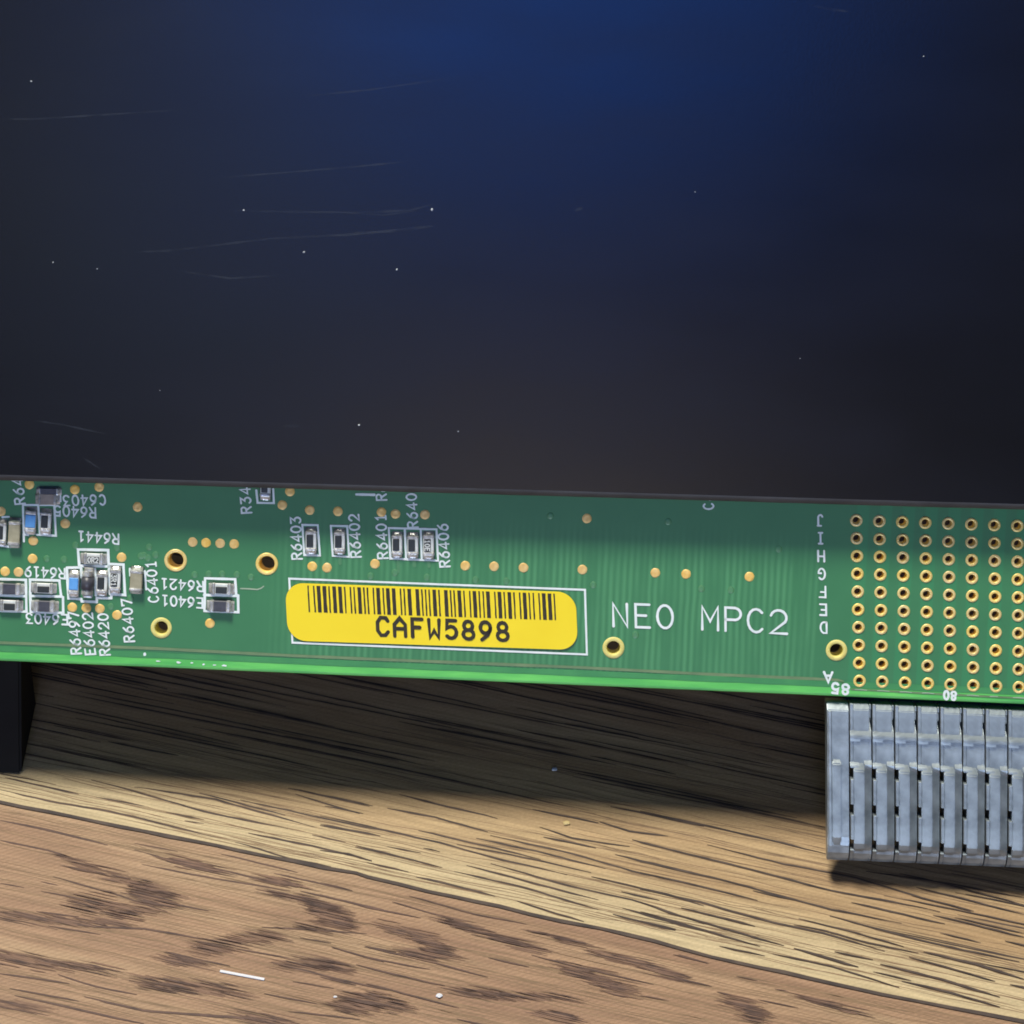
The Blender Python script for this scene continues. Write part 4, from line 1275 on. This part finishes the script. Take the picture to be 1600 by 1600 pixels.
M['scratch'] = scratch_material()
scr = [([(365, 329), (450, 331), (560, 332), (640, 329), (680, 318)], 2.2), ([(190, 394), (260, 392), (330, 384), (420, 373), (560, 366), (675, 352)], 2.0),
       ([(0, 186), (55, 186), (150, 180), (280, 172)], 1.8), ([(340, 278), (440, 270), (560, 260), (640, 252)], 1.6), ([(480, 150), (580, 140), (720, 120)], 1.6),
       ([(270, 422), (360, 435), (440, 430)], 1.8), ([(40, 655), (100, 664), (165, 678)], 1.6), ([(440, 667), (452, 665), (468, 666)], 2.6),
       ([(1265, 8), (1300, 15), (1325, 18)], 2.6), ([(540, 366), (600, 362), (676, 354)], 3.0), ([(898, 329), (910, 325)], 3.0),
       ([(130, 715), (160, 735)], 2.0), ([(500, 330), (600, 336), (650, 330)], 1.4)]
for pts, w in scr:
    S = Strokes(PT + 0.003)
    q = [panel_px(*p) for p in pts]
    out = []
    for a, b in zip(q, q[1:]):
        for i in range(10): out.append(a.lerp(b, i / 10))
    out.append(q[-1])
    S.add(out, w * 1.5 * PX, False, 0.35, taper=True)
    link('scratch', S.mesh('scratch'), M['scratch'], panel)
bm = bmesh.new(); bmesh.ops.create_icosphere(bm, subdivisions=1, radius=1.0)
dm = from_bm('dust_speck', bm)
for x, y, r in ((49, 127, 1.7), (675, 327.5, 2.1), (475, 394, 2.0), (620, 421, 1.6), (561, 664, 1.8), (381, 328.5, 1.8), (716, 674, 1.2), (152, 420, 1.2), (83, 410, 1.3), (1086, 300, 1.0),
                (1443, 88, 1.1), (250, 610, 0.9), (1250, 560, 0.9)):
    q = panel_px(x, y)
    o = link('dust_speck', dm, M['dust'], panel, (q.x, q.y, PT + 0.004), (R.random() * 3, R.random() * 3, 0))
    o.scale = (r * PX, r * PX * R.uniform(0.7, 1.3), r * PX * 0.7)

# ------------------------------------------------------------------ black block under the left end of the board
fb = table_px(44, 1212); ft = B0 + BV * (VE + 0.1) + BN * (-THK)
bl = bpy.data.objects.new('support_block', None)
col.objects.link(bl)
right_x = fb.x
yb = fb.y
bl.location = (right_x - 0.86, yb + 0.4, 0)
tag(bl, 'black plastic block standing on the table under the left end of the board', 'block')
bm = bmesh.new()


def under(y):                                        # height of the board's underside above the table at world y
    o = B0 - BN * THK
    return o.z - ((right_x - 0.8 - o.x) * BN.x + (y - o.y) * BN.y) / BN.z


edge_y = (B0 + BU * (right_x / BU.x) + BV * VE - BN * THK).y - (yb + 0.4)
top_f = under(yb + 0.4 + edge_y + 0.05) - 0.012
y0 = -0.4
pr = [(y0, 0.0), (edge_y + 0.05, top_f), (edge_y + 0.35, under(yb + 0.4 + edge_y + 0.35) - 0.012), (edge_y + 0.35, 0.0)]
t = bmesh.new()
f = t.faces.new([t.verts.new((-1.2, a, b)) for a, b in pr])
r = bmesh.ops.extrude_face_region(t, geom=[f])
for v in r['geom']:
    if isinstance(v, bmesh.types.BMVert): v.co.x = 0.8
bmesh.ops.recalc_face_normals(t, faces=t.faces)
bmesh.ops.bevel(t, geom=t.edges[:], offset=0.02, segments=2, affect='EDGES')
link('block_body', from_bm('block_body', t), M['block'], bl)
rbm = bmesh.new()
box_into(rbm, 0.55, 0.60, -0.012, 0.03, 0.05, top_f - 0.05, bev=0.006)
for v in rbm.verts: v.co.y += y0 + (edge_y + 0.05 - y0) * v.co.z / top_f
link('ridge', from_bm('ridge', rbm), M['block'], bl)

# ------------------------------------------------------------------ scraps on the table
def sliver(name, a, b, w, h, m, label, cat):
    p, q = table_px(*a).xy, table_px(*b).xy
    d = (q - p); L = d.length
    bm = bmesh.new()
    box_into(bm, -L / 2, L / 2, -w / 2, w / 2, 0.0, h, bev=min(h, w) * 0.3)
    for v in bm.verts: v.co.y += 0.006 * math.sin(v.co.x * 9); v.co.z += 0.003
    c = (p + q) / 2
    o = link(name, from_bm(name, bm), m, None, (c.x, c.y, 0.0), (0, 0, math.atan2(d.y, d.x)))
    return tag(o, label, cat)


sliver('paper_sliver', (344, 1517), (413, 1532), 0.024, 0.010, M['paper'], 'thin white paper sliver lying on the brown plank', 'paper scrap')


def crumb(name, x, y, r, m, label):
    p = table_px(x, y)
    bm = bmesh.new(); bmesh.ops.create_icosphere(bm, subdivisions=2, radius=r * PX)
    for v in bm.verts: v.co *= R.uniform(0.75, 1.2); v.co.z *= 0.45; v.co.x *= 1.4
    lo = min(v.co.z for v in bm.verts)
    for v in bm.verts: v.co.z -= lo
    o = link(name, from_bm(name, bm), m, None, (p.x, p.y, 0.001))
    return tag(o, label, 'crumb')


crumb('crumb', 686, 1557, 4.0, M['paper'], 'tiny white crumb on the brown plank near the bottom of the photo')
crumb('crumb', 885, 1287, 4.2, M['crumb'], 'tan crumb on the pale plank just in front of the shadow under the board')
crumb('crumb', 524, 1558, 2.0, M['paper'], 'smaller of the two white crumbs, to the left on the brown plank')
crumb('crumb', 866, 1203, 3.6, M['dust'], 'grey fleck of dust lying in the shadow under the board')

# ------------------------------------------------------------------ render settings
scene.render.engine = 'CYCLES'
scene.cycles.max_bounces = 8
scene.cycles.transparent_max_bounces = 8
scene.cycles.use_denoising = True
scene.cycles.pixel_filter_type = 'BLACKMAN_HARRIS'
scene.cycles.filter_width = 1.75
